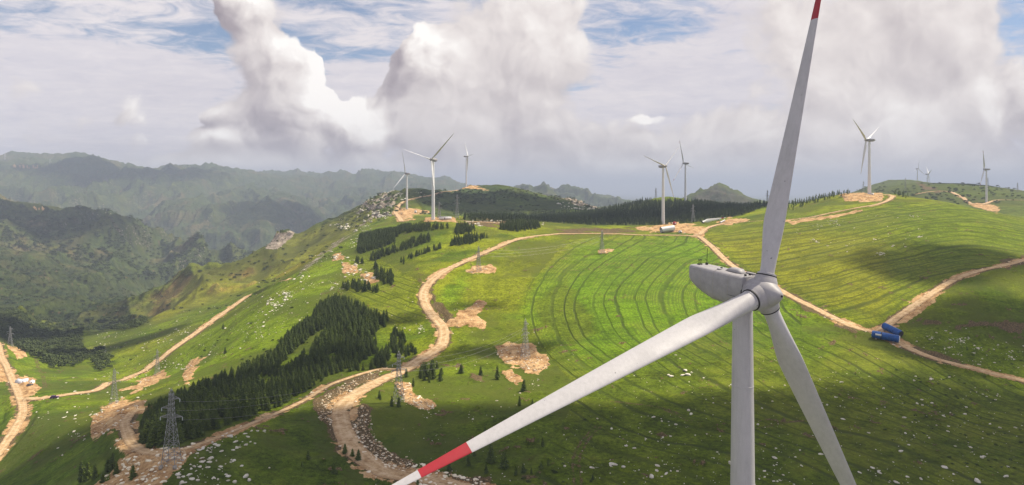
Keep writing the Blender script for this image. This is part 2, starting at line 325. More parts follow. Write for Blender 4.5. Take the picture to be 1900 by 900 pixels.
DIRT=[([(25,306),(70,308),(70,311),(25,310)],.8,8000),([(62,384),(86,386),(88,391),(62,389)],.8,3200),([(919,649),(942,634),(984,640),(1024,676),(1015,684),(984,691),(962,680),(927,667)],3,900),([(934,693),(950,690),(970,708),(958,713)],2,900),
([(827,602),(849,590),(849,575),(865,578),(889,558),(902,562),(889,584),(904,598),(898,609),(849,604)],2,900),
([(733,713),(760,711),(769,731),(811,753),(791,762),(755,753),(738,731)],2,700),
([(863,503),(885,492),(912,492),(923,498),(918,507),(877,510)],1.5,900),
([(168,776),(188,758),(228,744),(272,744),(268,758),(230,776),(208,796),(172,812)],3,900),
([(170,905),(200,888),(224,856),(256,836),(288,836),(360,828),(352,852),(320,880),(292,915),(170,915)],3,700),
([(224,726),(260,708),(304,690),(314,698),(256,726)],2,900),([(340,714),(340,688),(356,672),(384,660),(362,684),(352,714)],2,900),
([(14,644),(44,650),(54,660),(32,668)],1.5,1100),([(26,698),(60,700),(74,720),(60,736),(36,736)],2,900),([(-60,655),(4,665),(12,706),(-60,720)],2,900),
([(1180,421),(1215,418),(1261,415),(1284,418),(1312,424),(1302,440),(1284,437),(1255,432),(1220,432),(1180,429)],1.5,1300),([(1330,413),(1352,405),(1390,408),(1350,420)],1.2,1200),
([(790,405),(842,405),(850,412),(785,412)],1,1100),([(733,385),(760,387),(795,392),(796,397),(766,399),(770,408),(748,409),(732,396)],1.5,1800),
([(845,343),(872,342),(905,352),(880,350),(850,350)],1.2,2300),([(1555,362),(1580,356),(1635,356),(1640,364),(1635,374),(1600,376),(1570,373)],1.2,1300),
([(1795,378),(1812,376),(1840,379),(1855,388),(1850,394),(1825,388)],1.2,2200),
([(637,490),(660,492),(664,505),(640,508)],2,1200),([(667,508),(690,508),(700,520),(680,524)],2,1100),([(615,472),(632,468),(638,480),(620,482)],2,1200),([(1108,465),(1124,462),(1138,463),(1136,469),(1110,472)],1,1000),
([(1460,412),(1540,402),(1600,390),(1560,402),(1470,418)],1.5,1100),([(1655,600),(1690,575),(1720,560),(1735,560),(1700,588),(1672,606)],2,700)]
BROWN=[([(587,744),(627,718),(667,700),(711,684),(700,704),(667,720),(632,745),(622,770),(620,786),(591,780)],3,700),
([(652,762),(675,752),(689,770),(692,802),(720,838),(769,864),(760,885),(720,876),(671,838),(650,800)],3,700),([(770,884),(850,880),(905,890),(905,915),(770,915)],3,500),
([(1450,541),(1500,560),(1580,612),(1620,626),(1590,622),(1550,602),(1490,574)],2,800),([(1670,640),(1720,652),(1800,680),(1780,672),(1700,642)],2,600),
([(1030,428),(1080,425),(1180,428),(1180,434),(1080,433)],1.5,1200),([(1855,484),(1900,474),(1905,490),(1870,500)],2,700),([(855,412),(900,408),(1000,413),(960,420),(900,420)],1.5,1200),
([(1700,338),(1712,343),(1745,352),(1770,354),(1740,357),(1712,352)],1.5,3400),([(780,520),(800,560),(830,602),(850,600),(815,560),(800,525)],3,700),([(1020,432),(1120,424),(1180,424),(1180,430),(1080,432)],1.5,1200),([(1700,590),(1800,598),(1900,600),(1900,612),(1780,610),(1690,600)],3,600),([(850,676),(880,690),(905,712),(880,708)],3,600)]
MD=np.zeros((NR,NC))
for pts,f,dm in DIRT: MD=np.maximum(MD,area(pts,f*1.3,100,dm,f*2.6))
MB_=np.zeros((NR,NC))
for pts,f,dm in BROWN: MB_=np.maximum(MB_,area(pts,f*1.6,100,dm,f*3))
BANK=(1-sstep(ROADD,3.4,6.5+6*fbm(XX/7,YY/7,4,.6,15)))*.9
MB_=np.maximum(MB_,BANK*.95)
MD=np.maximum(MD,(1-sstep(ROADD,4.0,8.5))*sstep(fbm(XX/16,YY/16,3,.6,16)+.25*fbm(XX/3,YY/3,2,.6,17),-.12,.22)*.80)
LUMP=np.maximum(MD,MB_*.8)*(1-sstep(ROADD,3.5,6.5)*0-(1-sstep(ROADD,3.5,6.5)))
ZZ+=LUMP*(fbm(XX/7,YY/7,4,.6,44)*1.7+.6)*sstep(YY,100,150)+BANK*fbm(XX/3,YY/3,3,.6,45)*.5*sstep(ROADD,3.4,4.5)
PYg=PY()
# ---------------------------------------------------------------- ground colours (albedo) and masks
def lerp(a,b,t): return a*(1-t[...,None])+np.array(b)*t[...,None]
n_a=fbm(XX/160,YY/160,4,.55,101); n_b=fbm(XX/45,YY/45,4,.55,111); n_c=fbm(XX/12,YY/12,3,.6,121)
TI=np.zeros((NR,NC,3))+np.array((.095,.135,.015))
TI=lerp(TI,(.150,.175,.018),sstep(n_a+.4*n_b,-.25,.45))
TI=lerp(TI,(.055,.098,.014),sstep(-n_b-.5*n_c,.05,.6)*.7)
A=area
def paint(pts,col,k=1.,f=14,dm=3000,d0=100,rg=8):
    global TI; TI=lerp(TI,col,A(pts,f,d0,dm,rg)*k)
paint([(800,560),(880,490),(1000,445),(1290,440),(1340,480),(1560,610),(1480,640),(1250,690),(1090,690),(960,600)],(.092,.160,.014),.8)
paint([(990,560),(1100,470),(1290,445),(1400,520),(1420,600),(1290,640),(1130,650),(1020,640)],(.088,.170,.012),.7,20)
paint([(850,560),(870,500),(990,450),(1080,445),(990,520),(960,580),(900,590)],(.135,.150,.018),.8)
paint([(990,560),(1050,520),(1080,560),(1110,620),(1060,640),(1000,610)],(.085,.085,.022),.5,10)
paint([(1310,430),(1420,412),(1650,385),(1760,370),(1900,400),(1900,480),(1800,510),(1640,600),(1450,540)],(.115,.145,.018),.85)
paint([(1320,440),(1500,420),(1640,450),(1660,560),(1620,590),(1440,530)],(.165,.165,.018),.7,18)
paint([(1650,380),(1760,372),(1900,405),(1900,470),(1760,500),(1680,440)],(.085,.130,.018),.6,18)
paint([(1300,600),(1500,590),(1640,640),(1900,720),(1900,700),(2200,760),(2200,1100),(600,1100),(700,900),(850,760),(1100,700)],(.060,.085,.013),.75,30)
paint([(1340,560),(1430,560),(1560,640),(1500,680),(1350,650)],(.07,.13,.013),.5,20)
paint([(1680,600),(1900,560),(1950,700),(1760,660)],(.075,.11,.016),.6)
paint([(840,610),(1000,600),(1100,700),(1000,760),(850,700)],(.085,.120,.016),.7,16)
paint([(560,500),(700,470),(790,540),(770,620),(640,540)],(.125,.160,.018),.8)
paint([(240,700),(400,600),(560,520),(640,470),(620,540),(520,640),(330,720)],(.115,.175,.016),.8)
paint([(-300,760),(100,760),(200,820),(330,860),(300,1000),(-300,1000)],(.060,.105,.016),.7)
paint([(300,905),(360,850),(560,760),(640,780),(720,905)],(.050,.080,.016),.85)
paint([(640,905),(900,760),(1000,740),(1100,905)],(.060,.095,.015),.5)
# mountains and valley sides
left=1-sstep(PXg,620+sstep(YY,1400,1600)*220+sstep(YY,3000,5000)*300,820+sstep(YY,1400,1600)*220+sstep(YY,3000,5000)*300)
mt=left*sstep(YY,980+n_b*150,1250+n_b*150); far=sstep(YY,1150+n_b*150,1500+n_b*150)
M1=fbm(XX/260,YY/260,5,.6,131); M2=fbm(XX/70,YY/70,4,.6,141)
TI=lerp(TI,(.055,.078,.026),far)
gy,gx=np.gradient(ZZ); sl=np.hypot(gy/np.gradient(YY,axis=0),gx/np.maximum(1e-6,np.gradient(XX,axis=1)))
TI=lerp(TI,(.160,.125,.070),mt*sstep(M1+.8*M2,.05,.6)*.7)
TI=lerp(TI,(.115,.125,.030),mt*sstep(-M1+.5*M2,.15,.6)*.6)
SCR=mt*sstep(M2+.6*fbm(XX/900,YY/900,3,.5,151),-.15,.35)*.9
sp=A([(236,590),(336,511),(460,478),(500,455),(560,430),(640,405),(690,370),(700,400),(560,500),(400,560),(290,600)],8,600,1500,6)
TI=lerp(TI,(.150,.155,.026),sp*.9); TI=lerp(TI,(.26,.18,.085),sp*sstep(M2+.7*M1+.5*sl-.25,.0,.5)*sstep(620-PXg,0,180)*.9); SCR*=1-sp
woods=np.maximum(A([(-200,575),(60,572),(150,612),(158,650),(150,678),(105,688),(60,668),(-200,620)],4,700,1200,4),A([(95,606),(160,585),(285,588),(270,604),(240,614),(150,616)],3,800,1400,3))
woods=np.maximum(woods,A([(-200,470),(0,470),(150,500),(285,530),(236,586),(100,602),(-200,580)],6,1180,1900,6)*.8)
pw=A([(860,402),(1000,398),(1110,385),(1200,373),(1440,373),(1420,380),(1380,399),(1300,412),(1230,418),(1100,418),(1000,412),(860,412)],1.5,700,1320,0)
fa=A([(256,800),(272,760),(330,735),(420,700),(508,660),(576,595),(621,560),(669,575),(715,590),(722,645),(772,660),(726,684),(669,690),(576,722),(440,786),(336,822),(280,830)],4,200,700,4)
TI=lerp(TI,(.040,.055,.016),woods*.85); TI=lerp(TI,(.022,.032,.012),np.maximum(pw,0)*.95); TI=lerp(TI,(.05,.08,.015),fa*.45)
ROCK=np.zeros((NR,NC))
ROCK=np.maximum(ROCK,np.exp(-((PXg-700)/60)**2)*sstep(YY,1080,1220)*(1-sstep(YY,1500,1700))*sstep(sl+.5*M2,.45,1.0))
ROCK=np.maximum(ROCK,np.exp(-((PXg-1080)/60)**2)*sstep(YY,1480,1560)*(1-sstep(YY,1700,1900))*.7)
ROCK=np.maximum(ROCK,A([(492,460),(512,430),(548,430),(540,442),(515,462)],3,1200,1600,3))
ROCK=np.maximum(ROCK,mt*sstep(sl+.5*M2,1.6,2.3)*.4)
ROCK=np.maximum(ROCK,A([(540,515),(600,464),(690,402),(660,432),(610,470),(556,512)],3,600,1400,4)*.55)
peak=A([(1285,365),(1330,343),(1400,372),(1380,385),(1290,385)],4,2300,3400,0); TI=lerp(TI,(.075,.068,.05),peak*.95); SCR=np.maximum(SCR,peak*.75); mt=np.maximum(mt,peak)
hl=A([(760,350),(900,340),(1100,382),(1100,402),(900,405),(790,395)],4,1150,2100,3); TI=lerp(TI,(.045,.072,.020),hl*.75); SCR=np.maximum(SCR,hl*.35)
DM=np.clip(MD,0,1); BR=np.clip(MB_,0,1)
# brown vehicle tracks and dry streaks
for pts in ([(1075,905),(1068,860),(1080,825),(1100,800),(1112,790)],[(1140,745),(1230,758),(1330,795),(1500,780)],[(1030,640),(1065,640)],[(60,650),(68,672),(80,700),(84,720)]):
    for off in (-1.1,1.1):
        C=catmull(np.array([hit(a,b)[:2] for a,b in pts]),1.)
        for x,y in C+np.array([off,0]):
            i0,i1=np.searchsorted(_ey,[y-2.5,y+2.5]); j0,j1=np.searchsorted(U,[(x-2.5)/y,(x+2.5)/y]); s=(slice(i0,i1),slice(j0,j1))
            BR[s]=np.maximum(BR[s],.60*(1-sstep(np.hypot(XX[s]-x,YY[s]-y),.3,1.5)))
# crop rows: a smooth "row number" over each field
def rows(lines,pts,f=6,dm=1200):
    m=A(pts,f,100,dm,3); P=[];v=[]
    for s,L in lines:
        for p in L:
            w=hit(*p,dmin=250,dmax=1000); P.append((w[0]/30,w[1]/30)); v.append(s)
    P=np.array(P);v=np.array(v,float);n=len(P);K=_tps(P,P)+np.eye(n)*.3;Q=np.c_[np.ones(n),P];M=np.zeros((n+3,n+3));M[:n,:n]=K;M[:n,n:]=Q;M[n:,:n]=Q.T
    w=np.linalg.solve(M,np.r_[v,0,0,0]); k=m>0.001; q=np.c_[XX[k]/30,YY[k]/30]; out=np.zeros((NR,NC)); r=np.empty(len(q))
    for i in range(0,len(q),20000): r[i:i+20000]=_tps(q[i:i+20000],P)@w[:n]+w[n]+q[i:i+20000]@w[n+1:]
    out[k]=r; return out,m
S1,m1_=rows([(0,[(1060,455),(1010,500),(985,540),(975,580),(985,620),(1010,660),(1050,695)]),(4,[(1180,445),(1110,490),(1070,530),(1055,570),(1065,610),(1100,650),(1150,685)]),(8,[(1260,450),(1190,485),(1150,520),(1130,560),(1145,600),(1180,640),(1230,670)]),(12,[(1300,470),(1250,500),(1220,530),(1215,570),(1240,620),(1290,650)]),(15,[(1310,500),(1290,530),(1285,570),(1310,610)])],
 [(975,600),(985,530),(1060,450),(1200,441),(1290,443),(1340,482),(1480,560),(1480,620),(1380,650),(1250,690),(1060,700)])
S2,m2_=rows([(0,[(1320,438),(1450,420),(1600,402),(1700,385),(1760,379)]),(6,[(1345,470),(1480,455),(1620,430),(1740,407),(1800,402),(1860,415)]),(12,[(1400,515),(1520,500),(1640,472),(1720,445),(1800,436),(1900,460)]),(18,[(1470,550),(1560,540),(1660,505),(1760,482),(1870,478)]),(24,[(1560,590),(1610,585),(1660,555),(1740,518)])],
 [(1318,440),(1460,415),(1650,384),(1760,374),(1900,403),(1900,474),(1800,505),(1650,598),(1560,590),(1440,530)])
S3,m3_=rows([(0,[(640,510),(700,525),(760,545)]),(6,[(640,560),(700,580),(770,605)])],[(640,490),(700,485),(775,530),(790,600),(720,590),(650,535)])
S4,m4_=rows([(0,[(1500,660),(1700,760),(1850,850)]),(8,[(1300,680),(1500,790),(1650,900)]),(16,[(1100,740),(1250,830),(1350,900)])],[(1100,720),(1300,690),(1500,640),(1900,730),(1900,905),(1000,905)],20,600)
SW=np.maximum.reduce([m1_*1.0,m2_*1.0,m3_*.45,m4_*.22]); SV=np.where(m1_>.01,S1,np.where(m2_>.01,S2*1.25+40,np.where(m3_>.01,S3+90,S4+130)))
SW=SW*(1-DM)*(1-(1-sstep(ROADD,4,9)))

_f=(1-mt*.8-hl*.3)[...,None]; TI=TI*(1-.15*mt[...,None]); TI=TI*(1-_f)+TI*np.array((1.15,1.12,.36))*_f
V=np.stack([XX,YY,ZZ],-1).reshape(-1,3)
def mesh_np(name,v,f,mat,parent=None,smooth=False,loc=None,link=True,mats=None,mi=None):
    me=bpy.data.meshes.new(name); v=np.asarray(v,np.float32)
    me.vertices.add(len(v)); me.vertices.foreach_set('co',v.ravel())
    if isinstance(f,np.ndarray): k=f.shape[1]; tot=f.size; fl=f.ravel(); st=np.arange(len(f),dtype=np.int32)*k
    else: fl=np.concatenate([np.asarray(q) for q in f]); ln=np.array([len(q) for q in f]); tot=len(fl); st=np.r_[0,np.cumsum(ln)[:-1]]
    me.loops.add(tot); me.loops.foreach_set('vertex_index',fl.astype(np.int32)); me.polygons.add(len(f)); me.polygons.foreach_set('loop_start',st.astype(np.int32))
    if smooth: me.polygons.foreach_set('use_smooth',np.ones(len(f),bool))
    me.update(); me.validate()
    if mat is not None: me.materials.append(mat)
    if not link: return me
    o=bpy.data.objects.new(name,me); COL.objects.link(o)
    if parent is not None: o.parent=parent
    if loc is not None: o.location=loc
    return o
def attr(me,name,typ,arr):
    a=me.attributes.new(name,typ,'POINT'); a.data.foreach_set('color' if typ=='FLOAT_COLOR' else 'value',np.asarray(arr,np.float32).ravel())
def material(name):
    m=bpy.data.materials.new(name); m.use_nodes=True; t=NT(m.node_tree); return m,t
def finish(t,color,rough=.85,normal=None,metal=0.,spec=.3,**kw):
    ins={'Base Color':color if isinstance(color,bpy.types.NodeSocket) else tuple(color)+(1,),'Roughness':rough,'Metallic':metal,'Specular IOR Level':spec}
    if normal is not None: ins['Normal']=normal
    ins.update(kw)
    p=t.n('ShaderNodeBsdfPrincipled',ins); t.n('ShaderNodeOutputMaterial',{0:p.outputs[0]}); return p
gm,t=material('grassland')
at=lambda n: t.n('ShaderNodeAttribute',attribute_name=n)
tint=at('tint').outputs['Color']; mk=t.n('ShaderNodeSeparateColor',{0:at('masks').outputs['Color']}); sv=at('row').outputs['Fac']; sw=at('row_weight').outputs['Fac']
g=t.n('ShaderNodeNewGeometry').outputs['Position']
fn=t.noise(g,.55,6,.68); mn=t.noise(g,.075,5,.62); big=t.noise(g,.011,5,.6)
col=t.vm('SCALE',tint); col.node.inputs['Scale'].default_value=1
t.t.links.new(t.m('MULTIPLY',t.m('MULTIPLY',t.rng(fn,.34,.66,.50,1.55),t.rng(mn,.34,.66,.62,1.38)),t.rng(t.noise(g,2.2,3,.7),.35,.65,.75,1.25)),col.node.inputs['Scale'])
yel=t.mix(t.m('MULTIPLY',t.m('SUBTRACT',1.0,mk.outputs[2]),t.rng(t.m('ADD',t.m('MULTIPLY',mn,.6),t.m('MULTIPLY',big,.5)),.5,.68,0,.45,True)),col,(.15,.15,.022))
# crop rows
sv=t.m('MULTIPLY',sv,.74); sv=t.m('ADD',sv,t.m('MULTIPLY',t.m('SINE',t.m('MULTIPLY',sv,2.3)),.22)); svn=t.m('ADD',sv,t.m('ADD',t.m('MULTIPLY',t.m('SUBTRACT',mn,.5),.22),t.m('MULTIPLY',t.m('SUBTRACT',big,.5),.9))); fr=t.m('FRACT',svn); wn=t.n('ShaderNodeTexWhiteNoise',{'W':t.m('FLOOR',svn)},noise_dimensions='1D').outputs[0]
wide=t.m('MULTIPLY',t.m('GREATER_THAN',sv,22.),t.m('LESS_THAN',sv,60.)); aw=t.m('DIVIDE',t.m('ABSOLUTE',t.m('SUBTRACT',fr,.5)),t.m('MULTIPLY_ADD',wide,.6,1.0)); ln=t.m('SUBTRACT',1.0,t.rng(aw,.035,.13,0,1,True))
ln=t.m('MULTIPLY',t.m('MULTIPLY',ln,t.rng(wn,0,1,.50,1.)),t.m('MULTIPLY',1.0,t.m('MULTIPLY',t.rng(fn,.34,.54,.3,1.),t.rng(mn,.38,.54,.45,1.))),sw)
rowc=t.mix(t.m('MULTIPLY',ln,.86),yel,(.032,.045,.013))
fr2=t.m('FRACT',t.m('MULTIPLY',sv,6.0)); ln2=t.m('MULTIPLY',t.m('MULTIPLY',t.rng(t.m('ABSOLUTE',t.m('SUBTRACT',fr2,.5)),.15,.45,0,1),sw),t.rng(big,.4,.6,.15,.6))
rowc=t.mix(ln2,rowc,(.05,.085,.014))
# scrub on the mountain sides
vo=t.n('ShaderNodeTexVoronoi',{'Vector':g,'Scale':.055,'Detail':2.0,'Roughness':.6,'Randomness':1.}).outputs['Distance']
sc=t.m('MULTIPLY',t.rng(t.m('ADD',t.m('MULTIPLY',t.noise(g,.02,6,.65),1.),t.m('MULTIPLY',vo,-.12)),.40,.50,0,1,True),mk.outputs[2])
c2=t.mix(sc,rowc,(.030,.046,.016))
# bare soil and rock
cs=t.noise(g,1.6,5,.75)
bn=t.m('ADD',at('brown').outputs['Fac'],t.m('MULTIPLY',t.m('SUBTRACT',t.m('ADD',t.m('MULTIPLY',fn,.6),t.m('MULTIPLY',mn,.4)),.5),2.4)); bm_=t.rng(bn,.50,.66,0,1,True)
c2=t.mix(t.m('MULTIPLY',bm_,.92),c2,t.ramp(cs,[(.32,(.035,.026,.014)),(.48,(.095,.062,.032)),(.60,(.20,.135,.075)),(.72,(.40,.31,.20))]))
dn=t.m('ADD',mk.outputs[0],t.m('MULTIPLY',t.m('SUBTRACT',t.m('ADD',t.m('MULTIPLY',fn,.6),t.m('MULTIPLY',mn,.4)),.5),2.0)); dm=t.rng(dn,.42,.56,0,1,True)
soil=t.ramp(t.m('ADD',t.m('MULTIPLY',t.noise(g,.16,6,.65),.6),t.m('MULTIPLY',t.noise(g,1.1,4,.7),.4)),[(.34,(.10,.055,.024)),(.44,(.30,.17,.074)),(.53,(.49,.31,.15)),(.66,(.64,.46,.26))])
c3=t.mix(dm,c2,soil)
rn=t.noise(g,.13,6,.7); rm=t.rng(t.m('ADD',mk.outputs[1],t.m('MULTIPLY',t.m('SUBTRACT',rn,.5),1.6)),.45,.62,0,1,True)
c4=t.mix(rm,c3,t.ramp(rn,[(.3,(.10,.085,.06)),(.5,(.27,.22,.17)),(.7,(.42,.37,.31))]))
hgt=t.m('ADD',t.m('MULTIPLY',mk.outputs[2],t.m('MULTIPLY',t.noise(g,.011,6,.58),24.)),t.m('ADD',t.m('ADD',t.m('MULTIPLY',fn,.55),t.m('MULTIPLY',mn,1.2)),t.m('ADD',t.m('MULTIPLY',ln,-.8),t.m('MULTIPLY',t.m('ADD',sc,t.m('MULTIPLY',rn,t.m('ADD',rm,mk.outputs[2]))),3.))))
bmp=t.n('ShaderNodeBump',{'Strength':.75,'Distance':1.1,'Height':hgt}).outputs[0]
finish(t,c4,.95,bmp,spec=.08)
row_split=int(np.searchsorted(LY,math.log(2300)))
def grid_obj(name,r0,r1):
    nr=r1-r0; a=(np.arange(nr-1)[:,None]*NC+np.arange(NC-1)[None]).ravel(); f=np.stack([a,a+1,a+NC+1,a+NC],1).astype(np.int32)
    me=mesh_np(name,V[r0*NC:r1*NC],f,gm,smooth=True,link=False); s=slice(r0,r1)
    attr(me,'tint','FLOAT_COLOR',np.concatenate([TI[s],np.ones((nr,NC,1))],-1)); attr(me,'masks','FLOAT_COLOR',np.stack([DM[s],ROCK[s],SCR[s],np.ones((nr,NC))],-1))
    attr(me,'brown','FLOAT',BR[s]); attr(me,'row','FLOAT',SV[s]); attr(me,'row_weight','FLOAT',SW[s])
    o=bpy.data.objects.new(name,me); COL.objects.link(o); o['kind']='structure'; return o
grid_obj('ground',0,row_split+1); grid_obj('mountains',row_split,NR)
# ---------------------------------------------------------------- road ribbons
rm_,t=material('packed_dirt'); g=t.n('ShaderNodeNewGeometry').outputs['Position']; ac=t.n('ShaderNodeAttribute',attribute_name='across').outputs['Fac']
a1=t.noise(g,.35,6,.65); a2=t.noise(g,1.6,4,.7)
rc=t.ramp(t.m('ADD',t.m('MULTIPLY',a1,.65),t.m('MULTIPLY',a2,.35)),[(.36,(.26,.155,.075)),(.47,(.44,.29,.148)),(.60,(.60,.44,.27))])
tr=t.rng(t.m('ABSOLUTE',t.m('SUBTRACT',t.m('ABSOLUTE',ac),.42)),.04,.2,1,0,True)
rc=t.mix(t.m('MULTIPLY',tr,t.rng(a1,.35,.6,.1,.6)),rc,(.62,.47,.30))
rc=t.mix(t.m('MULTIPLY',t.rng(t.m('ABSOLUTE',ac),.7,1.,0,.8,True),t.rng(a2,.4,.6)),rc,(.17,.10,.055))
finish(t,rc,.95,t.n('ShaderNodeBump',{'Strength':.6,'Distance':.4,'Height':t.m('ADD',a1,a2)}).outputs[0],spec=.1)
for k,(nm,hw,C,z) in enumerate(ROADW):
    T_=np.gradient(C,axis=0); T_/=np.linalg.norm(T_,axis=1)[:,None]+1e-9; Nn=np.stack([T_[:,1],-T_[:,0]],1); s=np.arange(len(C))*2.
    K=np.linspace(-1,1,11); vs=[];ac_=[]
    wl=hw*(1+.20*fbm(s/14,s*0+k*7.3,3,.6,161)+.10*fbm(s/3,s*0+k,2,.6,163)); wr=hw*(1+.20*fbm(s/14,s*0+k*3.1+50,3,.6,171)+.10*fbm(s/3,s*0+k,2,.6,173))
    for q in K:
        p=C+Nn*((wl if q<0 else wr)*q)[:,None]; zz=ground(p[:,0],p[:,1])+.10+.0007*C[:,1]-(.25 if abs(q)==1 else 0)
        vs.append(np.c_[p,zz]); ac_.append(np.full(len(C),q))
    v=np.stack(vs,1); n=len(C); a=(np.arange(n-1)[:,None]*11+np.arange(10)[None]).ravel()
    o=mesh_np(nm,v.reshape(-1,3),np.stack([a,a+1,a+12,a+11],1),rm_,smooth=True); attr(o.data,'across','FLOAT',np.stack(ac_,1)); o['kind']='structure'
CLOUDS=[(1765,475,52,72,.3),(1500,860,190,65,.0),(1100,880,150,55,.1),(1830,780,90,60,.2),(1300,770,110,28,.15),(500,850,75,45,.2),(700,790,60,35,.1),(900,655,45,18,0),(120,850,110,60,.4),
(230,640,70,40,.7),(520,690,50,30,.5),(60,620,160,90,.3),(950,375,330,120,0.),(1250,395,300,110,.1),(1850,370,240,150,0.,1000,150,9000,1900),(1870,600,60,50,0.),(860,570,25,12,0),(80,400,450,260,.1,1600),(600,440,900,700,.3,1800,150,9000,4500),(200,335,1100,500,.1,2200),(330,300,500,300,.1,2200,150,9000,6300)]
# ---------------------------------------------------------------- object helpers
def empty(name,loc,rz=0.,label=None,cat=None,group=None):
    o=bpy.data.objects.new(name,None); COL.objects.link(o); o.location=loc; o.rotation_euler=(0,0,rz); o.empty_display_size=.5
    tag(o,label,cat,group); return o
def tag(o,label=None,cat=None,group=None,kind=None):
    for k,v in (('label',label),('category',cat),('group',group),('kind',kind)):
        if v: o[k]=v
    return o
def copy_tree(o,parent=None):
    c=o.copy(); COL.objects.link(c)
    if parent is not None: c.parent=parent
    for ch in list(o.children): copy_tree(ch,c)
    return c
class MB:
    "collects vertices and faces of one mesh"
    def __init__(s): s.v=[]; s.f=[]
    def add(s,v,f): n=len(s.v); s.v+= [tuple(p) for p in v]; s.f+=[tuple(i+n for i in q) for q in f]; return s
    def box(s,c,h,rot=None):
        p=[np.array((x,y,z))*h for x in(-1,1) for y in(-1,1) for z in(-1,1)]
        if rot is not None: p=[rot@q for q in p]
        return s.add([q+np.array(c) for q in p],[(0,1,3,2),(4,6,7,5),(0,4,5,1),(2,3,7,6),(0,2,6,4),(1,5,7,3)])
    def bar(s,a,b,w,w2=None,n=4):
        a=np.array(a,float); b=np.array(b,float); d=b-a; L=np.linalg.norm(d); d/=L+1e-9
        t=np.array((0,0,1.)) if abs(d[2])<.9 else np.array((1.,0,0)); x=np.cross(d,t); x/=np.linalg.norm(x); y=np.cross(d,x); w2=w if w2 is None else w2
        r=[a+(x*math.cos(k)+y*math.sin(k))*w/2*1.2 for k in np.arange(n)*2*math.pi/n]+[b+(x*math.cos(k)+y*math.sin(k))*w2/2*1.2 for k in np.arange(n)*2*math.pi/n]
        return s.add(r,[(i,(i+1)%n,n+(i+1)%n,n+i) for i in range(n)]+[tuple(range(n))[::-1],tuple(range(n,2*n))])
    def loft(s,rings,cap=True):
        n=len(rings[0]); v=[p for r in rings for p in r]; f=[(k*n+i,k*n+(i+1)%n,(k+1)*n+(i+1)%n,(k+1)*n+i) for k in range(len(rings)-1) for i in range(n)]
        if cap: f+=[tuple(range(n))[::-1],tuple(range((len(rings)-1)*n,len(rings)*n))]
        return s.add(v,f)
    def lathe(s,prof,n=32,M=None,cap=True):
        "prof: (radius, height) pairs about local z; M: 3x4 placement"
        rings=[]
        for r,h in prof:
            q=[np.array((r*math.cos(a),r*math.sin(a),h)) for a in np.arange(n)*2*math.pi/n]
            rings.append([M[:,:3]@p+M[:,3] for p in q] if M is not None else q)
        return s.loft(rings,cap)
    def build(s,name,mat,parent=None,smooth=False,loc=None,sharp=35):
        o=mesh_np(name,np.array(s.v),s.f,mat,parent,smooth,loc)
        if smooth and sharp: 
            try: o.data.set_sharp_from_angle(angle=R(sharp))
            except Exception: pass
        return o
def frame(z,x=None,o=(0,0,0)):
    z=np.array(z,float); z/=np.linalg.norm(z); x=np.array(x if x is not None else ((1,0,0) if abs(z[0])<.9 else (0,1,0)),float)
    x-=z*(x@z); x/=np.linalg.norm(x); y=np.cross(z,x); return np.c_[x,y,z,np.array(o,float)]
# ---------------------------------------------------------------- materials
def paint_mat(name,c,rough=.42,dirt=.25,streak=None,spec=.4):
    m,t=material(name); g=t.n('ShaderNodeTexCoord').outputs['Object']
    n=t.noise(g,.35,6,.6); n2=t.noise(t.vm('MULTIPLY',g,(1,1,.12)),2.2,5,.65); n3=t.noise(g,1.9,1,.4)
    k=t.m('ADD',t.m('MULTIPLY',t.rng(n,.35,.7),.5),t.m('MULTIPLY',t.rng(n2,.42,.75),.6))
    col=t.mix(t.m('MULTIPLY',k,dirt),c,tuple(x*.45 for x in c)); col=t.mix(t.rng(n3,.79,.80,0,.75),col,(.05,.05,.05))
    finish(t,col,t.rng(n,.3,.7,rough-.08,rough+.15),spec=spec); return m
def plain(name,c,rough=.6,metal=0,var=.3,scale=3.):
    m,t=material(name); g=t.n('ShaderNodeTexCoord').outputs['Object']; n=t.noise(g,scale,5,.6)
    finish(t,t.mix(t.rng(n,.3,.7,0,1),c,tuple(x*(1-var) for x in c)),rough,metal=metal); return m
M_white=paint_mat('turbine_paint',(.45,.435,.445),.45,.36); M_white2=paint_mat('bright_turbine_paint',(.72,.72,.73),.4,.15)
M_red=paint_mat('red_warning_paint',(.33,.011,.022),.45,.3); M_dark=plain('dark_rubber',(.02,.02,.02)); M_grey=plain('grey_fibreglass',(.36,.345,.355),.5,0,.30,.6)
M_steel=plain('galvanised_steel',(.42,.42,.43),.45,.6,.4); M_conc=plain('concrete',(.40,.37,.33),.9); M_insul=plain('insulator_glass',(.55,.6,.6),.25)
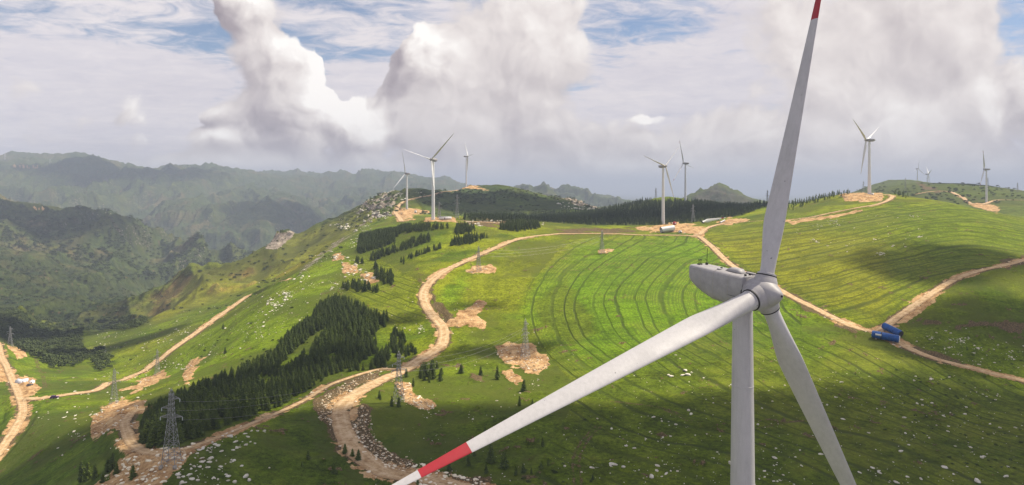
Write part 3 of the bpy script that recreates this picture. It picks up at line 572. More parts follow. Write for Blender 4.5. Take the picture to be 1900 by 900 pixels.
# ---------------------------------------------------------------- wind turbines
def blade_section(r,L,k=1.0,kr=1.0):
    "chord, thickness, chord centre offset towards the trailing edge at radius r of a blade of length L"
    s=r/L
    root=2.15*k*kr; mx=3.75*k; tip=.42*k
    if s<.05: c=root
    elif s<.21: q=(s-.05)/.16; q=q*q*(3-2*q); c=root+(mx-root)*q
    else: q=(s-.21)/.79; c=mx*(1-q)**.9*.86+tip+(mx*.14-tip)*(1-q)
    th=root if s<.04 else (root+( .30*mx-root)*(min(1,((s-.04)/.17))**1.5) if s<.21 else c*(.30-.14*(s-.21)/.79))
    if s>.985: q=(s-.985)/.015; c*=1-.75*q; th*=1-.6*q
    off=(c-root)*.24 if s<.21 else (c-root)*.24
    return c,th,off
def airfoil(c,th,off,circ,n=24):
    pts=[]
    for i in range(n):
        a=2*math.pi*i/n; x=-math.cos(a); y=math.sin(a)
        ex=x*c/2; t=(x+1)/2; env=(1.15*math.sqrt(max(t,0))*(1-t)**.9*1.55) if 0<t<1 else 0
        af=(ex,(env*th/2)*(1 if y>=0 else -.75)*1.15 if 0<t<1 else 0.)
        ce=(x*c/2,y*th/2)
        pts.append((ce[0]*circ+af[0]*(1-circ)+off,ce[1]*circ+af[1]*(1-circ)))
    return pts
def make_blade(parent,H,b,chord_dir,L,r0,reds,mat,fine=True,k=1.0,bend=0.0,tw=R(14),kr=1.0):
    "blade from hub point H along b; chord_dir: unit vector towards the trailing edge"
    b=np.array(b)/np.linalg.norm(b); cd=np.array(chord_dir)-b*(np.array(chord_dir)@b); cd/=np.linalg.norm(cd); nd=np.cross(b,cd)
    def ring(r):
        c,th,off=blade_section(r,L,k,kr); s=r/L; circ=1-min(1,max(0,(s-.04)/.18))**1.2; a=tw*(1-min(1,s*1.15))**2
        e1=cd*math.cos(a)+nd*math.sin(a); e2=-cd*math.sin(a)+nd*math.cos(a)
        return [H+b*r+e1*p+e2*q+nd*bend*s*s*L for p,q in airfoil(c,th,off,circ,24 if fine else 10)]
    cuts=[r0]+list(reds)+[L]; cuts=[c for c in cuts if c<=L]; objs=[]
    for i in range(len(cuts)-1):
        n=max(2,int((cuts[i+1]-cuts[i])/(1.2 if fine else 4)))
        rs=list(np.linspace(cuts[i],cuts[i+1],n+1))
        if i==len(cuts)-2: rs=rs[:-1]+[L*.988,L*.995,L]
        m=MB(); m.loft([ring(r) for r in rs])
        objs.append((m,['blade','red_band','blade_tip'][min(i,2)]))
    root=objs[0][0].build('blade',mat,parent,True)
    for m,nme in objs[1:]: m.build(nme,M_red if nme=='red_band' else mat,root,True)
    return root
def rotor_axes(a,tau):
    d=np.array([math.sin(a)*math.cos(tau),-math.cos(a)*math.cos(tau),math.sin(tau)]); e=np.array([math.cos(a),math.sin(a),0.]); up=np.cross(e,-d)
    if up[2]<0: up=-up
    return d,e,up
def seams(root,pts):
    pass
# the near turbine
def near_turbine():
    a=R(28); tau=R(1.5); d,e,up=rotor_axes(a,tau); D=95.
    H=np.array([(1416-PX0)/F*D,D,-(545-PY0)/F*D]); base=H-d*5.0+np.array((.95,0,0)); bz=float(ground(base[0],base[1]))
    root=empty('wind_turbine',(base[0],base[1],bz),0,'huge close white wind turbine with red banded blades towering over the pasture','wind turbine')
    o=np.array(root.location); P=lambda p: np.array(p)-o
    Hh=P(H); top=Hh[2]-2.2-d[2]*5
    # tower in three rolled sections with thin flange seams
    m=MB(); prof=[]; sec=[0,24,50,top]
    rad=lambda z: 2.35-(2.35-1.42)*z/top
    for z in np.linspace(0,top,13): prof.append((rad(z),z))
    m.lathe(prof,56); tw_=m.build('tower',M_white,root,True)
    for z in sec[1:3]+[top-12.]:
        r=MB(); r.lathe([(rad(z)+.004,z-.09),(rad(z)+.035,z-.05),(rad(z)+.035,z+.05),(rad(z)+.004,z+.09)],56,cap=False); r.build('flange',M_white,tw_,True)
    dr=MB(); dr.box((0,-2.34,2.2),(.45,.06,1.05)); dr.build('door',M_grey,tw_)
    yb=MB(); yb.lathe([(1.5,top-.25),(1.72,top-.15),(1.72,top+.35),(1.5,top+.5)],48); yb.build('yaw_ring',M_grey,root,True)
    # nacelle: lofted along the axis, flat roof, underside rising to the rear
    back=-d+np.array((0,0,.085)); back/=np.linalg.norm(back); side=np.cross(back,(0,0,1.)); side/=np.linalg.norm(side); upn=np.cross(side,back)
    def nring(t,w,zt,zb,k=.30,n=32):
        c=Hh+back*t; pts=[]
        cx=(zt+zb)/2; hh=(zt-zb)/2
        for i in range(n):
            q=2*math.pi*i/n; cu,su=math.cos(q),math.sin(q); p=.28 if su>0 else .55
            x=math.copysign(abs(cu)**(.34 if su>0 else .5),cu)*w*(1 if su>0 else 1-.16*abs(su)); y=math.copysign(abs(su)**p,su)*hh+cx
            pts.append(c+side*x+upn*y)
        return pts
    m=MB(); m.loft([nring(2.0,1.45,1.75,-1.6),nring(2.15,1.95,2.1,-2.1),nring(3.0,2.1,2.2,-2.4),nring(6.0,2.15,2.25,-2.6),nring(8.5,2.1,2.27,-2.5),nring(10.6,2.0,2.28,-1.9),nring(12.0,1.9,2.28,-1.35),nring(12.9,1.8,2.26,-.85),nring(13.3,1.65,2.18,-.55),nring(13.45,1.3,1.95,-.2)])
    nac=m.build('nacelle',M_grey,root,True,sharp=50)
    def on(t,x,z): return Hh+back*t*.94+side*x+upn*(z+.27)
    Rn=np.c_[back,side,upn]
    # roof details
    hx=MB(); hx.loft([[on(4.3+q*0,x,z) for x,z in ((-.75,1.97),(.75,1.97),(.55,2.12),(-.55,2.12))],[on(4.9,x,z) for x,z in ((-.8,1.97),(.8,1.97),(.6,2.55),(-.6,2.55))],[on(6.6,x,z) for x,z in ((-.8,1.97),(.8,1.97),(.6,2.5),(-.6,2.5))],[on(7.4,x,z) for x,z in ((-.75,1.97),(.75,1.97),(.5,2.05),(-.5,2.05))]] if False else [[on(t_,x,z) for x,z in ((-w_,1.97),(w_,1.97),(w_*.7,h_),(-w_*.7,h_))] for t_,w_,h_ in ((3.9,.55,2.02),(4.6,.85,2.5),(6.2,.85,2.55),(7.2,.6,2.05))]); hx.build('roof_vent',M_grey,nac,False)
    h2=MB(); h2.box(on(3.5,.95,2.02),(.8,.28,.12),Rn); h2.build('roof_hatch',M_grey,nac)
    h3=MB(); h3.box(on(8.0,-1.0,2.05),(.30,.22,.10),Rn); h3.build('roof_hatch',M_grey,nac)
    ms=MB(); ms.bar(on(12.4,.45,1.95),on(12.4,.45,4.6),.07); ms.bar(on(12.4,.45,2.7),on(12.4,.05,2.95),.05); ms.box(on(12.4,.45,2.15),(.16,.16,.2),Rn); ms.build('lightning_rod',M_dark,nac)
    for x in(-.35,-.75):
        an=MB(); an.bar(on(12.9,x,1.95),on(12.9,x,2.75),.06); an.box(on(12.9,x,2.75),(.20,.06,.06),Rn); an.box(on(12.9,x,2.05),(.22,.16,.1),Rn); an.build('wind_sensor',M_dark,nac)
    rl=MB()
    for sx in(1.35,):
        for tt in (3.,4.6,6.2,7.8,9.4,11.,12.2): rl.bar(on(tt,sx,1.9),on(tt,sx,2.18),.06)
        rl.bar(on(3.,sx,2.18),on(12.2,sx,2.18),.05)
    rl.build('safety_rail',M_dark,nac)
    for tt,sx in ((2.9,.2),(2.7,-.9),(8.9,.3)):
        b_=MB(); b_.box(on(tt,sx,2.03),(.13,.13,.11),Rn); b_.build('roof_fitting',M_dark,nac)
    for z0,z1,ta,tb in ((-1.15,-1.25,2.6,9.6),(1.55,1.6,2.4,13.)):
        sm=MB(); sm.bar(on(ta,-2.10,z0),on(tb,-1.93,z1),.05); sm.build('panel_seam',M_dark if z0<0 else M_grey,nac)
    for tt in (4.6,7.6,10.4):
        sm=MB(); rr_=nring(tt,2.14 if tt<8 else 2.03,2.275,-2.57 if tt<8 else -2.0); q_=[nring(tt+dt_,(2.14 if tt<8 else 2.03)+.012,2.29,(-2.58 if tt<8 else -2.02)) for dt_ in (0,.06)]; sm.loft(q_,cap=False); sm.build('panel_seam',M_steelw if False else M_conc,nac)
    # hub: a faceted rounded casing with a blunt nose and three collars
    Mh=frame(d,up,Hh); m=MB(); m.lathe([(1.85,-2.05),(2.12,-1.95),(2.2,-1.2),(2.25,-.3),(2.2,.5),(1.95,1.2),(1.45,1.9),(1.0,2.5),(.62,2.95),(.35,3.15),(.05,3.18)],48,Mh); hub=m.build('hub',M_grey,root,True)
    gap=MB(); gap.lathe([(1.9,-2.32),(2.02,-2.30),(2.02,-2.0),(1.8,-1.98)],40,Mh); gap.build('hub_gap',M_dark,hub,True)
    nb=MB(); nb.lathe([(.16,3.1),(.16,3.3),(.08,3.34)],12,Mh); nb.build('nose_bolt',M_dark,hub,True)
    specs=[(16.5,42.5/48.,.92,0.),(254.2,1.,.95,.62),(150.0,1.,1.05,.55)]
    for ang,sc,kk,fc in specs:
        t=R(ang); b=math.cos(t)*up+math.sin(t)*e
        Mc=frame(b,d,Hh); Mc=np.c_[Mc[:,:2]*(1.12 if kk==.95 else 1.),Mc[:,2:]]; c=MB(); c.lathe([(1.75,.9),(1.62,1.95),(1.52,2.15),(1.44,2.50),(1.34,2.56)],44,Mc); cc=c.build('blade_collar',M_grey,hub,True)
        g_=MB(); g_.lathe([(1.24,2.50),(1.42,2.56),(1.42,2.68),(1.24,2.72)],44,Mc); g_.build('collar_seal',M_dark,cc,True)
        c2=MB(); c2.lathe([(1.10,2.66),(1.28,2.70),(1.28,2.95),(1.12,3.0)],44,Mc); c2.build('root_flange',M_white,cc,True)
        L=61.*sc; vd=H+b*15; vd=vd/np.linalg.norm(vd); pc=np.cross(b,vd); pc/=np.linalg.norm(pc); pc=pc if pc@(-d)>0 else -pc
        make_blade(root,Hh,b,-d*(1-fc)+pc*fc,L,2.6,[48*sc,54*sc],M_white,True,kk,kr=1.36 if kk==.95 else 1.0)
        # rows of small lightning receptors near the tip quarter
    return root
near_turbine()
# the far turbines: (photo x,y of the hub, distance, yaw, rotor angle, label)
FARS=[((800,296),820,-30,48,.0,'tall white wind turbine behind the dark conifers, its upper blades forming a wide V'),
((752,322),1326,-120,12,.06,'white wind turbine standing on the dirt turnaround below the rocky ridge end'),
((868,290),1750,111,33,.07,'faint hazy wind turbine on top of the green hill with the bare scar'),
((1235,308),870,36,45,.03,'white wind turbine rising behind the white tower section beside the dark plantation'),
((1268,303),1240,-135,18,.05,'white wind turbine behind the dark plantation, next to the grey conical peak'),
((1607,260),890,-141,54,.05,'grey backlit wind turbine on the bare stony mound at the end of the ridge road'),
((1826,314),1450,-132,24,.05,'slim wind turbine on the pale dirt pad in front of the far right green hill'),
((9,286),6400,30,20,.0,'tiny wind turbine on the bare scar at the far left mountain skyline'),
((93,296),6000,60,40,.0,'tiny faint wind turbine standing on the blue left mountain slope'),
((1704,313),2750,20,10,.0,'faint thin wind turbine on the crest of the hazy right hill'),
((1723,323),2550,70,50,.0,'faint pale wind turbine standing right of the hazy hill crest')]
def far_turbine(hub,D,yaw,phi,conev,label):
    a=R(yaw); d,e,up=rotor_axes(a,.07); H=np.array([(hub[0]-PX0)/F*D,D,-(hub[1]-PY0)/F*D]); b=H-d*4.2; gz=float(ground(b[0],b[1]))
    small=D>2000
    if small: gz=min(gz,H[2]-62)
    root=empty('wind_turbine',(b[0],b[1],gz-.5),0,label,'wind turbine','wind turbines along the ridges'); o=np.array(root.location); Hh=H-o; top=Hh[2]-1.6
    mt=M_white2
    if small:
        m=MB(); m.lathe([(2.3,0),(1.5,top)],10); m.build('tower',mt,root,True)
    else:
        m=MB(); m.lathe([(2.25-.85*z,top*z) for z in np.linspace(0,1,7)],20); m.build('tower',mt,root,True)
        m=MB(); m.lathe([(3.6,.0),(3.4,.8),(2.5,.9)],20); m.build('foundation',M_conc,root,True)
    m=MB(); Mh=frame(-d,(0,0,1),Hh); 
    m.loft([[Mh[:,:3]@np.array((y,x,t))+Mh[:,3] for x,y in ((-w,-h),(w,-h),(w,h2),(-w,h2))] for t,w,h,h2 in ((1.4,1.3,1.4,1.5),(2.2,1.8,1.8,1.8),(8,1.8,1.9,1.8),(11,1.4,.6,1.7))]); m.build('nacelle',M_grey,root,False)
    m=MB(); m.lathe([(1.5,1.5),(1.9,.6),(1.8,-.6),(1.2,-1.6),(.3,-2.1)],14,Mh); m.build('hub',M_grey,root,True)
    for k in range(3):
        t=R(phi)+k*2*math.pi/3; b_=math.cos(t)*up+math.sin(t)*e; b_=b_*math.cos(.04)+d*math.sin(.04)
        make_blade(root,Hh,b_,-d if k%2 else (-d+e*.4),46.,1.4,[39.,42.5] if int(D) in (1240,1450) else [],mt,False,.92,bend=-conev*.6)
    return root
for f_ in FARS: far_turbine(*f_)
# ---------------------------------------------------------------- lattice pylons
def make_pylon(loc,h,label,rz=0.,fat=1.0):
    root=empty('power_pylon',loc,rz,label,'pylon','lattice power pylons'); w=.115*fat*1.15
    fr_=MB(); bw=2.1; tw=.42
    lv=[0,.10,.20,.29,.38,.46,.54,.61,.68,.75,.82,.88,.94]
    def hw(s): return bw+(0.75-bw)*(s/.62) if s<.62 else .75+(tw-.75)*((s-.62)/.38)
    C4=[(-1,-1),(1,-1),(1,1),(-1,1)]
    for i in range(len(lv)-1):
        a,b=lv[i],lv[i+1]; ha,hb=hw(a),hw(b)
        for k in range(4):
            p,q=C4[k],C4[(k+1)%4]
            fr_.bar((p[0]*ha,p[1]*ha,a*h),(p[0]*hb,p[1]*hb,b*h),w*1.35)
            fr_.bar((p[0]*ha,p[1]*ha,a*h),(q[0]*hb,q[1]*hb,b*h),w*.75); fr_.bar((q[0]*ha,q[1]*ha,a*h),(p[0]*hb,p[1]*hb,b*h),w*.75)
            if i%2==0: fr_.bar((p[0]*hb,p[1]*hb,b*h),(q[0]*hb,q[1]*hb,b*h),w*.7)
    for p in C4: fr_.bar((p[0]*hw(.94),p[1]*hw(.94),.94*h),(0,0,h),w*1.1)
    fr_.build('lattice_frame',M_steel,root)
    for (s,x0,ln_) in ((.62,1,2.6),(.74,-1,2.3),(.86,1,2.0),(.62,-1,2.6)):
        m=MB(); z=s*h; 
        for sy in(-1,1):
            m.bar((0,sy*hw(s),z),(x0*(ln_+hw(s)),0,z+.15),w*.9); m.bar((0,sy*hw(s),z+1.1),(x0*(ln_+hw(s)),0,z+.2),w*.7)
        c=m.build('cross_arm',M_steel,root)
        q=MB(); q.lathe([(.10,-.1),(.16,-.2),(.10,-.35),(.17,-.45),(.10,-.6),(.17,-.7),(.1,-.85),(.16,-.95),(.06,-1.1)],8,np.c_[np.eye(3),np.array((x0*(ln_+hw(s)),0,z+.15))]); q.build('insulator',M_insul,c,True)
    for p in C4:
        m=MB(); m.box((p[0]*bw,p[1]*bw,0),(.45,.45,.5)); m.build('footing',M_conc,root)
    return root
PYL=[(318,860,23.,'largest near steel lattice pylon standing on the stony clearing at the forest corner',.0,1.0,120,400),
(740,745,23.,'steel lattice pylon beside the bend of the winding dirt road at the forest tip',.5,1.0,200,500),
(975,665,23.,'steel lattice pylon on the round pale rubble mound in the central pasture',.9,1.0,200,700),
(888,503,22.,'steel lattice pylon on a small dirt patch beside the winding road above the meadow',.4,1.1,300,900),
(1117,469,22.,'thin lattice pylon among the curved crop rows with small pale stones at its foot',.4,1.2,300,1000),
(212,749,23.,'slender lattice pylon on the pale dirt mound near the left road junction',.8,1.0,200,800),
(292,694,23.,'thin lattice pylon beside the left hillside road above the dirt scar',.8,1.0,300,1000),
(19,642,22.,'small lattice pylon beside the dark wood at the left edge of the valley road',.3,1.3,300,1300),
(815,404,20.,'tiny lattice pylon on the dirt pad just right of the tall V-bladed turbine',.3,1.5,500,1200),
(848,405,30.,'tall twin-armed lattice pylon in front of the shaded green hill',.2,1.3,700,1350),
(1286,412,24.,'lattice pylon against the dark plantation near the road fork',.2,1.3,700,1200)]
PT=[]
for (px,py,h,lb,rz,fat,d0,d1) in PYL:
    w=hit(px,py,d0,d1); make_pylon((w[0],w[1],w[2]-.3),h,lb,rz,fat); PT.append((w,h,rz))
SK=[((1424,379),1080,26,'thin lattice pylon on the plantation skyline left of the big upright blade'),((1602,362),1300,32,'dim lattice pylon partly behind the bare mound of the grey turbine'),((1680,362),1750,30,'dim lattice pylon on the saddle below the hazy right hill'),((1833,360),1900,26,'faint lattice pylon behind the hill right of the slim turbine'),((1888,364),1700,24,'faint lattice pylon on the far right skyline'),((1217,372),1350,24,'thin lattice pylon on the knoll behind the dark plantation')]
for (px,py),D,h,lb in SK:
    x=(px-PX0)/F*D; z=float(ground(x,D)); make_pylon((x,D,max(z-1.,-(py-PY0)/F*D-4)),h,lb,.3,1.5)
def cable(a,b,sag,label):
    n=14; pts=[a+(b-a)*t-np.array((0,0,sag*4*t*(1-t))) for t in np.linspace(0,1,n)]; m=MB()
    rings=[]
    for p in pts: rings.append([p-pts[0]+np.array((0.,dy,dz)) for dy,dz in ((.035,0),(-.02,.03),(-.02,-.03))])
    m.loft(rings); o=m.build('power_cable',M_steel,None,loc=tuple(pts[0])); tag(o,label,'cable','power cables between the pylons')
def arm(i,s,x0,ln_):
    w,h,rz=PT[i]; hw_=.75 if s<.7 else .6; v=np.array((x0*(ln_+hw_),0,s*h-1.1)); c,s_=math.cos(rz),math.sin(rz); return w+np.array((v[0]*c-v[1]*s_,v[0]*s_+v[1]*c,v[2]))
CN={0:'stony clearing pylon',1:'road bend pylon',2:'rubble mound pylon',3:'meadow roadside pylon',4:'crop row pylon',5:'left mound pylon',6:'left roadside pylon'}
for i,j in ((0,1),(1,2),(3,4),(5,6)):
    for s,x0,ln_,w_ in ((.62,1,2.6,'lower'),(.74,-1,2.3,'middle'),(.86,1,2.,'upper')):
        cable(arm(i,s,x0,ln_),arm(j,s,x0,ln_),5.,'%s thin grey cable from the %s to the %s'%(w_,CN[i],CN[j]))
# ---------------------------------------------------------------- turbine parts lying about, cabins, tents, vehicles
M_blue=plain('blue_tarpaulin',(.010,.105,.40),.42,0,.6,.9); M_sheet=plain('white_steel_shell',(.80,.80,.80),.4,0,.08); M_cab=plain('red_cabin_paint',(.40,.03,.035),.6)
M_tent=plain('pale_tent_cloth',(.74,.75,.80),.8,0,.12); M_tentb=plain('blue_tent_cloth',(.10,.16,.38),.8); M_rub=plain('tyre_rubber',(.02,.02,.02),.8); M_glass=plain('dark_window_glass',(.02,.025,.03),.1); M_purp=plain('purple_car_paint',(.10,.03,.14),.35); M_gcar=plain('grey_car_paint',(.12,.12,.13),.35); M_yel=plain('yellow_machine_paint',(.5,.28,.02),.5)
M_steelw=plain('weathered_steel',(.3,.27,.24),.6,.3)
def lying_cylinder(px,py,L,r,rz,label,mat,d0,d1,wrapped=False,patch=False):
    w=hit(px,py,d0,d1); ca,sa=math.cos(rz)*L*.4,math.sin(rz)*L*.4; g1=float(ground(w[0]+ca,w[1]+sa)); g0=float(ground(w[0]-ca,w[1]-sa)); gz=(g1+g0)/2; root=empty('tower_section',(w[0],w[1],gz+.35),rz,label,'tower section'); root.rotation_euler=(0,-math.atan2(g1-g0,L*.8),rz)
    Mx=frame((1,0,0),(0,0,1),(0,0,r))
    if wrapped:
        pr=[(r*.70,-L/2),(r*.93,-L/2+.25),(r,-L/2+.9)]+[(r*(1-.02*(k%2)),-L/2+1+k*(L-2)/12) for k in range(13)]+[(r,L/2-.9),(r*.95,L/2-.3),(r*.75,L/2)]
        m=MB(); m.lathe(pr,28,Mx); m.build('tarpaulin_wrap',mat,root,True)
        if patch:
            q=MB(); q.loft([[np.array((x,-(r+.03)*math.cos(a),r+(r+.03)*math.sin(a))) for x in (-L/2+2,-L/2+2.6,-L/2+4.2,-L/2+4.8)] for a in (.05,.25,.5,.72)],cap=False) if False else q.box((-L/2+3.4,-r*.93,r*1.25),(1.5,.25,.45)); q.build('bare_patch',M_sheet,root)
            s=MB(); s.lathe([(r*1.02,-L/2+4.6),(r*1.035,-L/2+4.8),(r*1.02,-L/2+5.0)],28,Mx,False); s.build('tie_strap',M_dark,root,True)
        e=MB(); e.lathe([(r*.86,L/2-.05),(r*.86,L/2+.22),(r*.7,L/2+.24)],28,Mx); e.build('end_ring',M_sheet if patch else M_dark,root,True)
    else:
        m=MB(); n=28; ro=[[Mx[:,:3]@np.array((q*math.cos(a),q*math.sin(a),h))+Mx[:,3] for a in np.arange(n)*2*math.pi/n] for q,h in ((r,-L/2),(r,L/2),(r-.12,L/2),(r-.12,-L/2))]
        m.loft(ro,False); m.f+=[(3*n+i,3*n+(i+1)%n,(i+1)%n,i) for i in range(n)]; m.build('steel_shell',mat,root,True)
        e=MB(); e.lathe([(r+.10,-L/2-.15),(r+.10,-L/2+.2)],28,Mx,False); e.lathe([(r-.3,-L/2-.02),(r-.3,-L/2+.3)],28,Mx,False); e.build('end_flange',M_dark,root,True)
    for x in(-L*.32,L*.32):
        c=MB(); c.box((x,0,.0),(.35,r*.95,.45)); c.build('cradle',M_steelw,root)
    return root
lying_cylinder(1642,631,13.5,2.05,-R(33),'longer blue tarpaulin wrapped tower section with a white patch at the road fork',M_blue,200,700,True,True)
lying_cylinder(1654,620,11.5,1.95,-R(68),'shorter blue tarpaulin wrapped tower section behind the longer one at the road fork',M_blue,200,700,True,False)
lying_cylinder(1239,431,17.,3.1,R(14),'open white steel tower section lying on the dirt pad at the foot of the turbine',M_sheet,500,1000)
lying_cylinder(1341,413,8.,1.0,R(25),'small pale steel tube lying on the track below the stored blade',M_sheet,500,1000)
# stored blade with red tip band
w=hit(1303,415,600,1000); w2=hit(1352,405,600,1100)
bl=empty('turbine_blade_cargo',(w[0],w[1],w[2]+.4),0,'single white turbine blade with a red band lying on the ground beside the plantation','turbine blade')
dv=w2-w; dv=dv/np.linalg.norm(dv)
make_blade(bl,np.array((0,0,1.6)),dv,(0,0,1.),39.,.0,[31.,35.],M_sheet,True,1.25,tw=R(5)).name='blade_shell'
for q in (2.,26.):
    c=MB(); c.box(dv*q+np.array((0,0,.4)),(.5,1.6,.6)); c.build('cradle',M_steelw,bl)
rr=MB(); rr.lathe([(1.36,-.25),(1.36,.0)],24,frame(dv,(0,0,1),(0,0,1.6))); rr.build('root_cover',M_dark,bl,True)
# round red hub casing at the pad
w=hit(1252,417,600,1100); hb=empty('turbine_hub',(w[0],w[1],w[2]),.4,'round red and pink hub casing standing on the pad right of the tower foot','turbine hub')
m=MB(); m.lathe([(1.2,0),(2.1,.5),(2.5,1.6),(2.4,2.8),(1.7,3.6),(.6,4.0),(.1,4.05)],22); m.build('casing',M_cab,hb,True)
for k in range(3):
    m=MB(); a=k*2.09+.3; m.lathe([(1.0,2.0),(1.0,2.75),(.8,2.8)],16,frame((math.cos(a),math.sin(a),0.),(0,0,1),(0,0,1.9))); m.build('blade_socket',M_tent,hb,True)
def cabin(px,py,label,mat,s=(2.6,1.3,1.4),d0=500,d1=2000,rz=.2,name='transformer_cabin',cat='transformer cabin'):
    w=hit(px,py,d0,d1); r=empty(name,(w[0],w[1],w[2]),rz,label,cat)
    m=MB(); m.box((0,0,s[2]),(s[0],s[1],s[2])); m.build('cabin_body',mat,r)
    m=MB(); m.loft([[(-s[0]-.15,-s[1]-.15,s[2]*2),(s[0]+.15,-s[1]-.15,s[2]*2),(s[0]+.15,s[1]+.15,s[2]*2),(-s[0]-.15,s[1]+.15,s[2]*2)],[(-s[0],-.1,s[2]*2+.5),(s[0],-.1,s[2]*2+.5),(s[0],.1,s[2]*2+.5),(-s[0],.1,s[2]*2+.5)]]); m.build('roof',M_grey,r)
    m=MB(); m.box((0,-s[1]-.03,s[2]*.85),(.5,.03,s[2]*.75)); m.build('door',M_gcar,r)
cabin(771,395,'tiny white cabin on the dirt turnaround right of the tower foot below the rocky ridge',M_sheet,(2.2,1.5,2.0),900,1600)
cabin(826,407,'long low white cabin at the foot of the tall V-bladed turbine',M_sheet,(7.5,2.0,1.6),600,1200,-.15)
cabin(1618,362,'small pale cabin on the bare mound beside the grey backlit turbine',M_sheet,(1.8,1.2,1.2),600,1200)
cabin(1262,432,'small white cabin at the roadside below the turbine pad',M_sheet,(1.6,1.2,1.2),500,1100)
def tent(px,py,L,Wd,H_,rz,label,mat,mat2):
    w=hit(px,py,300,900); r=empty('site_tent',(w[0],w[1],w[2]+.1),rz,label,'tent','tents of the roadside camp')
    m=MB(); m.add([(-L,-Wd,0),(L,-Wd,0),(L,-Wd,H_*.55),(L,0,H_),(-L,0,H_),(-L,-Wd,H_*.55),(L,Wd,0),(L,Wd,H_*.55),(-L,Wd,0),(-L,Wd,H_*.55)],[(0,1,2,5),(5,2,3,4),(4,3,7,9),(9,7,6,8),(0,5,4,9,8),(1,6,7,3,2)]); b=m.build('tent_cloth',mat,r)
    m=MB(); m.add([(L+.03,-Wd*.4,0),(L+.03,Wd*.4,0),(L+.03,0,H_*.75)],[(0,1,2)]); m.build('tent_door',mat2,r)
    m=MB(); m.bar((-L-.2,0,H_+.06),(L+.2,0,H_+.06),.14); m.build('ridge_pole',M_steelw,r)
tent(38,710,3.6,2.3,3.0,-.5,'pale blue and white ridge tent beside the left road, nearer the road',M_tent,M_tentb)
tent(46,708,2.4,1.8,2.4,.5,'small white tent behind the pale blue tent at the roadside camp',M_tent,M_dark)
tent(59,711,2.2,1.8,2.4,-1.1,'white tent on the far side of the roadside camp near the dark car',M_tent,M_dark)
def vehicle(px,py,rz,label,mat,s=1.):
    w=hit(px,py,200,900); r=empty('parked_car',(w[0],w[1],w[2]+.12),rz,label,'car'); r.scale=(s,s,s)
    m=MB(); m.loft([[(x,y,z) for y,z in ((-.88,.35),(.88,.35),(.9,zt*.8),(.8,zt),(-.8,zt),(-.9,zt*.8))] for x,zt in ((-2.2,.8),(-2.1,1.0),(-.9,1.05),(1.0,1.05),(2.1,.98),(2.25,.75))]); m.build('body',mat,r,False)
    m=MB(); m.loft([[(x,-w_,z) for x,w_,z in ()] or [(-1.8,-.8,1.0),(.95,-.8,1.0),(.95,.8,1.0),(-1.8,.8,1.0)],[(-1.5,-.66,1.55),(.35,-.66,1.55),(.35,.66,1.55),(-1.5,.66,1.55)]]); c=m.build('cabin_glass',M_glass,r)
    m=MB(); m.box((-.57,0,1.575),(.93,.64,.03)); m.build('roof',mat,r)
    for x in(-1.4,1.4):
        for y in(-.85,.85):
            m=MB(); m.lathe([(.2,-.12),(.36,-.11),(.36,.11),(.2,.12)],14,frame((0,1,0),(0,0,1),(x,y,.36))); m.build('wheel',M_rub,r,True)
vehicle(101,739,.3,'small purple vehicle parked on the left road just past the junction',M_purp,1.15)
vehicle(55,716,1.2,'dark car parked between the tents of the roadside camp',M_gcar,1.)
# ---------------------------------------------------------------- vegetation
def leaf_mat(name,a,b,sc=.9):
    m,t=material(name); g=t.n('ShaderNodeNewGeometry').outputs['Position']; n=t.noise(g,sc,4,.65); n0=t.noise(g,.09,3,.6); oi=t.n('ShaderNodeObjectInfo').outputs['Random']; n0=t.m('ADD',t.m('MULTIPLY',n0,.5),t.m('MULTIPLY',t.noise(g,.33,1,.5),.5))
    k=t.m('ADD',t.m('MULTIPLY',n,.55),t.m('ADD',t.m('MULTIPLY',n0,.35),t.m('MULTIPLY',oi,.10)))
    col=t.mix(t.rng(k,.35,.65),a,b); p=finish(t,col,.75,spec=.15); return m
M_con=leaf_mat('conifer_needles',(.030,.050,.012),(.115,.155,.024)); M_bark=plain('bark',(.10,.07,.05),.9); M_brd=leaf_mat('broadleaf_foliage',(.035,.055,.016),(.085,.110,.028),.25); M_pln=leaf_mat('plantation_needles',(.022,.038,.013),(.060,.085,.022),.12)
def conifer_mesh(seed,h=8.,r=1.9,tiers=11,spokes=10,lean=0.):
    rg=random.Random(seed); v=[];f=[]
    def add(P,Q): n=len(v); v.extend(P); f.extend([tuple(i+n for i in q) for q in Q])
    for k in range(tiers):
        s=k/(tiers-1.); z=h*(.06+.90*s**.95); rr=r*((1-s)**.54*.97+.06)*rg.uniform(.78,1.15)*(.75+.25*min(1,s*6)); dz=h/tiers
        for j in range(max(5,int(spokes*(1-.45*s)))):
            a=2*math.pi*(j+rg.random()*.8)/max(5,int(spokes*(1-.45*s))); L=rr*rg.uniform(.65,1.15); w=L*.42+.10; ca,sa=math.cos(a),math.sin(a)
            zt=z+rg.uniform(.0,.35)*dz; tip=(ca*L,sa*L,zt-dz*rg.uniform(.35,1.0)); m1=(ca*L*.55-sa*w*.55,sa*L*.55+ca*w*.55,zt-dz*.45); m2=(ca*L*.55+sa*w*.55,sa*L*.55-ca*w*.55,zt-dz*.45); top=(ca*L*.45,sa*L*.45,zt-dz*.05); bot=(ca*L*.5,sa*L*.5,zt-dz*.85)
            add([(0,0,zt+dz*.25),m1,m2,tip,top,bot],[(0,1,4),(0,4,2),(1,3,4),(4,3,2),(1,5,3),(5,2,3),(0,5,1),(0,2,5)])
    add([(0,0,h*1.03),(.14,0,h*.88),(-.07,.12,h*.88),(-.07,-.12,h*.88)],[(0,1,2),(0,2,3),(0,3,1)])
    return np.array(v),np.array(f)
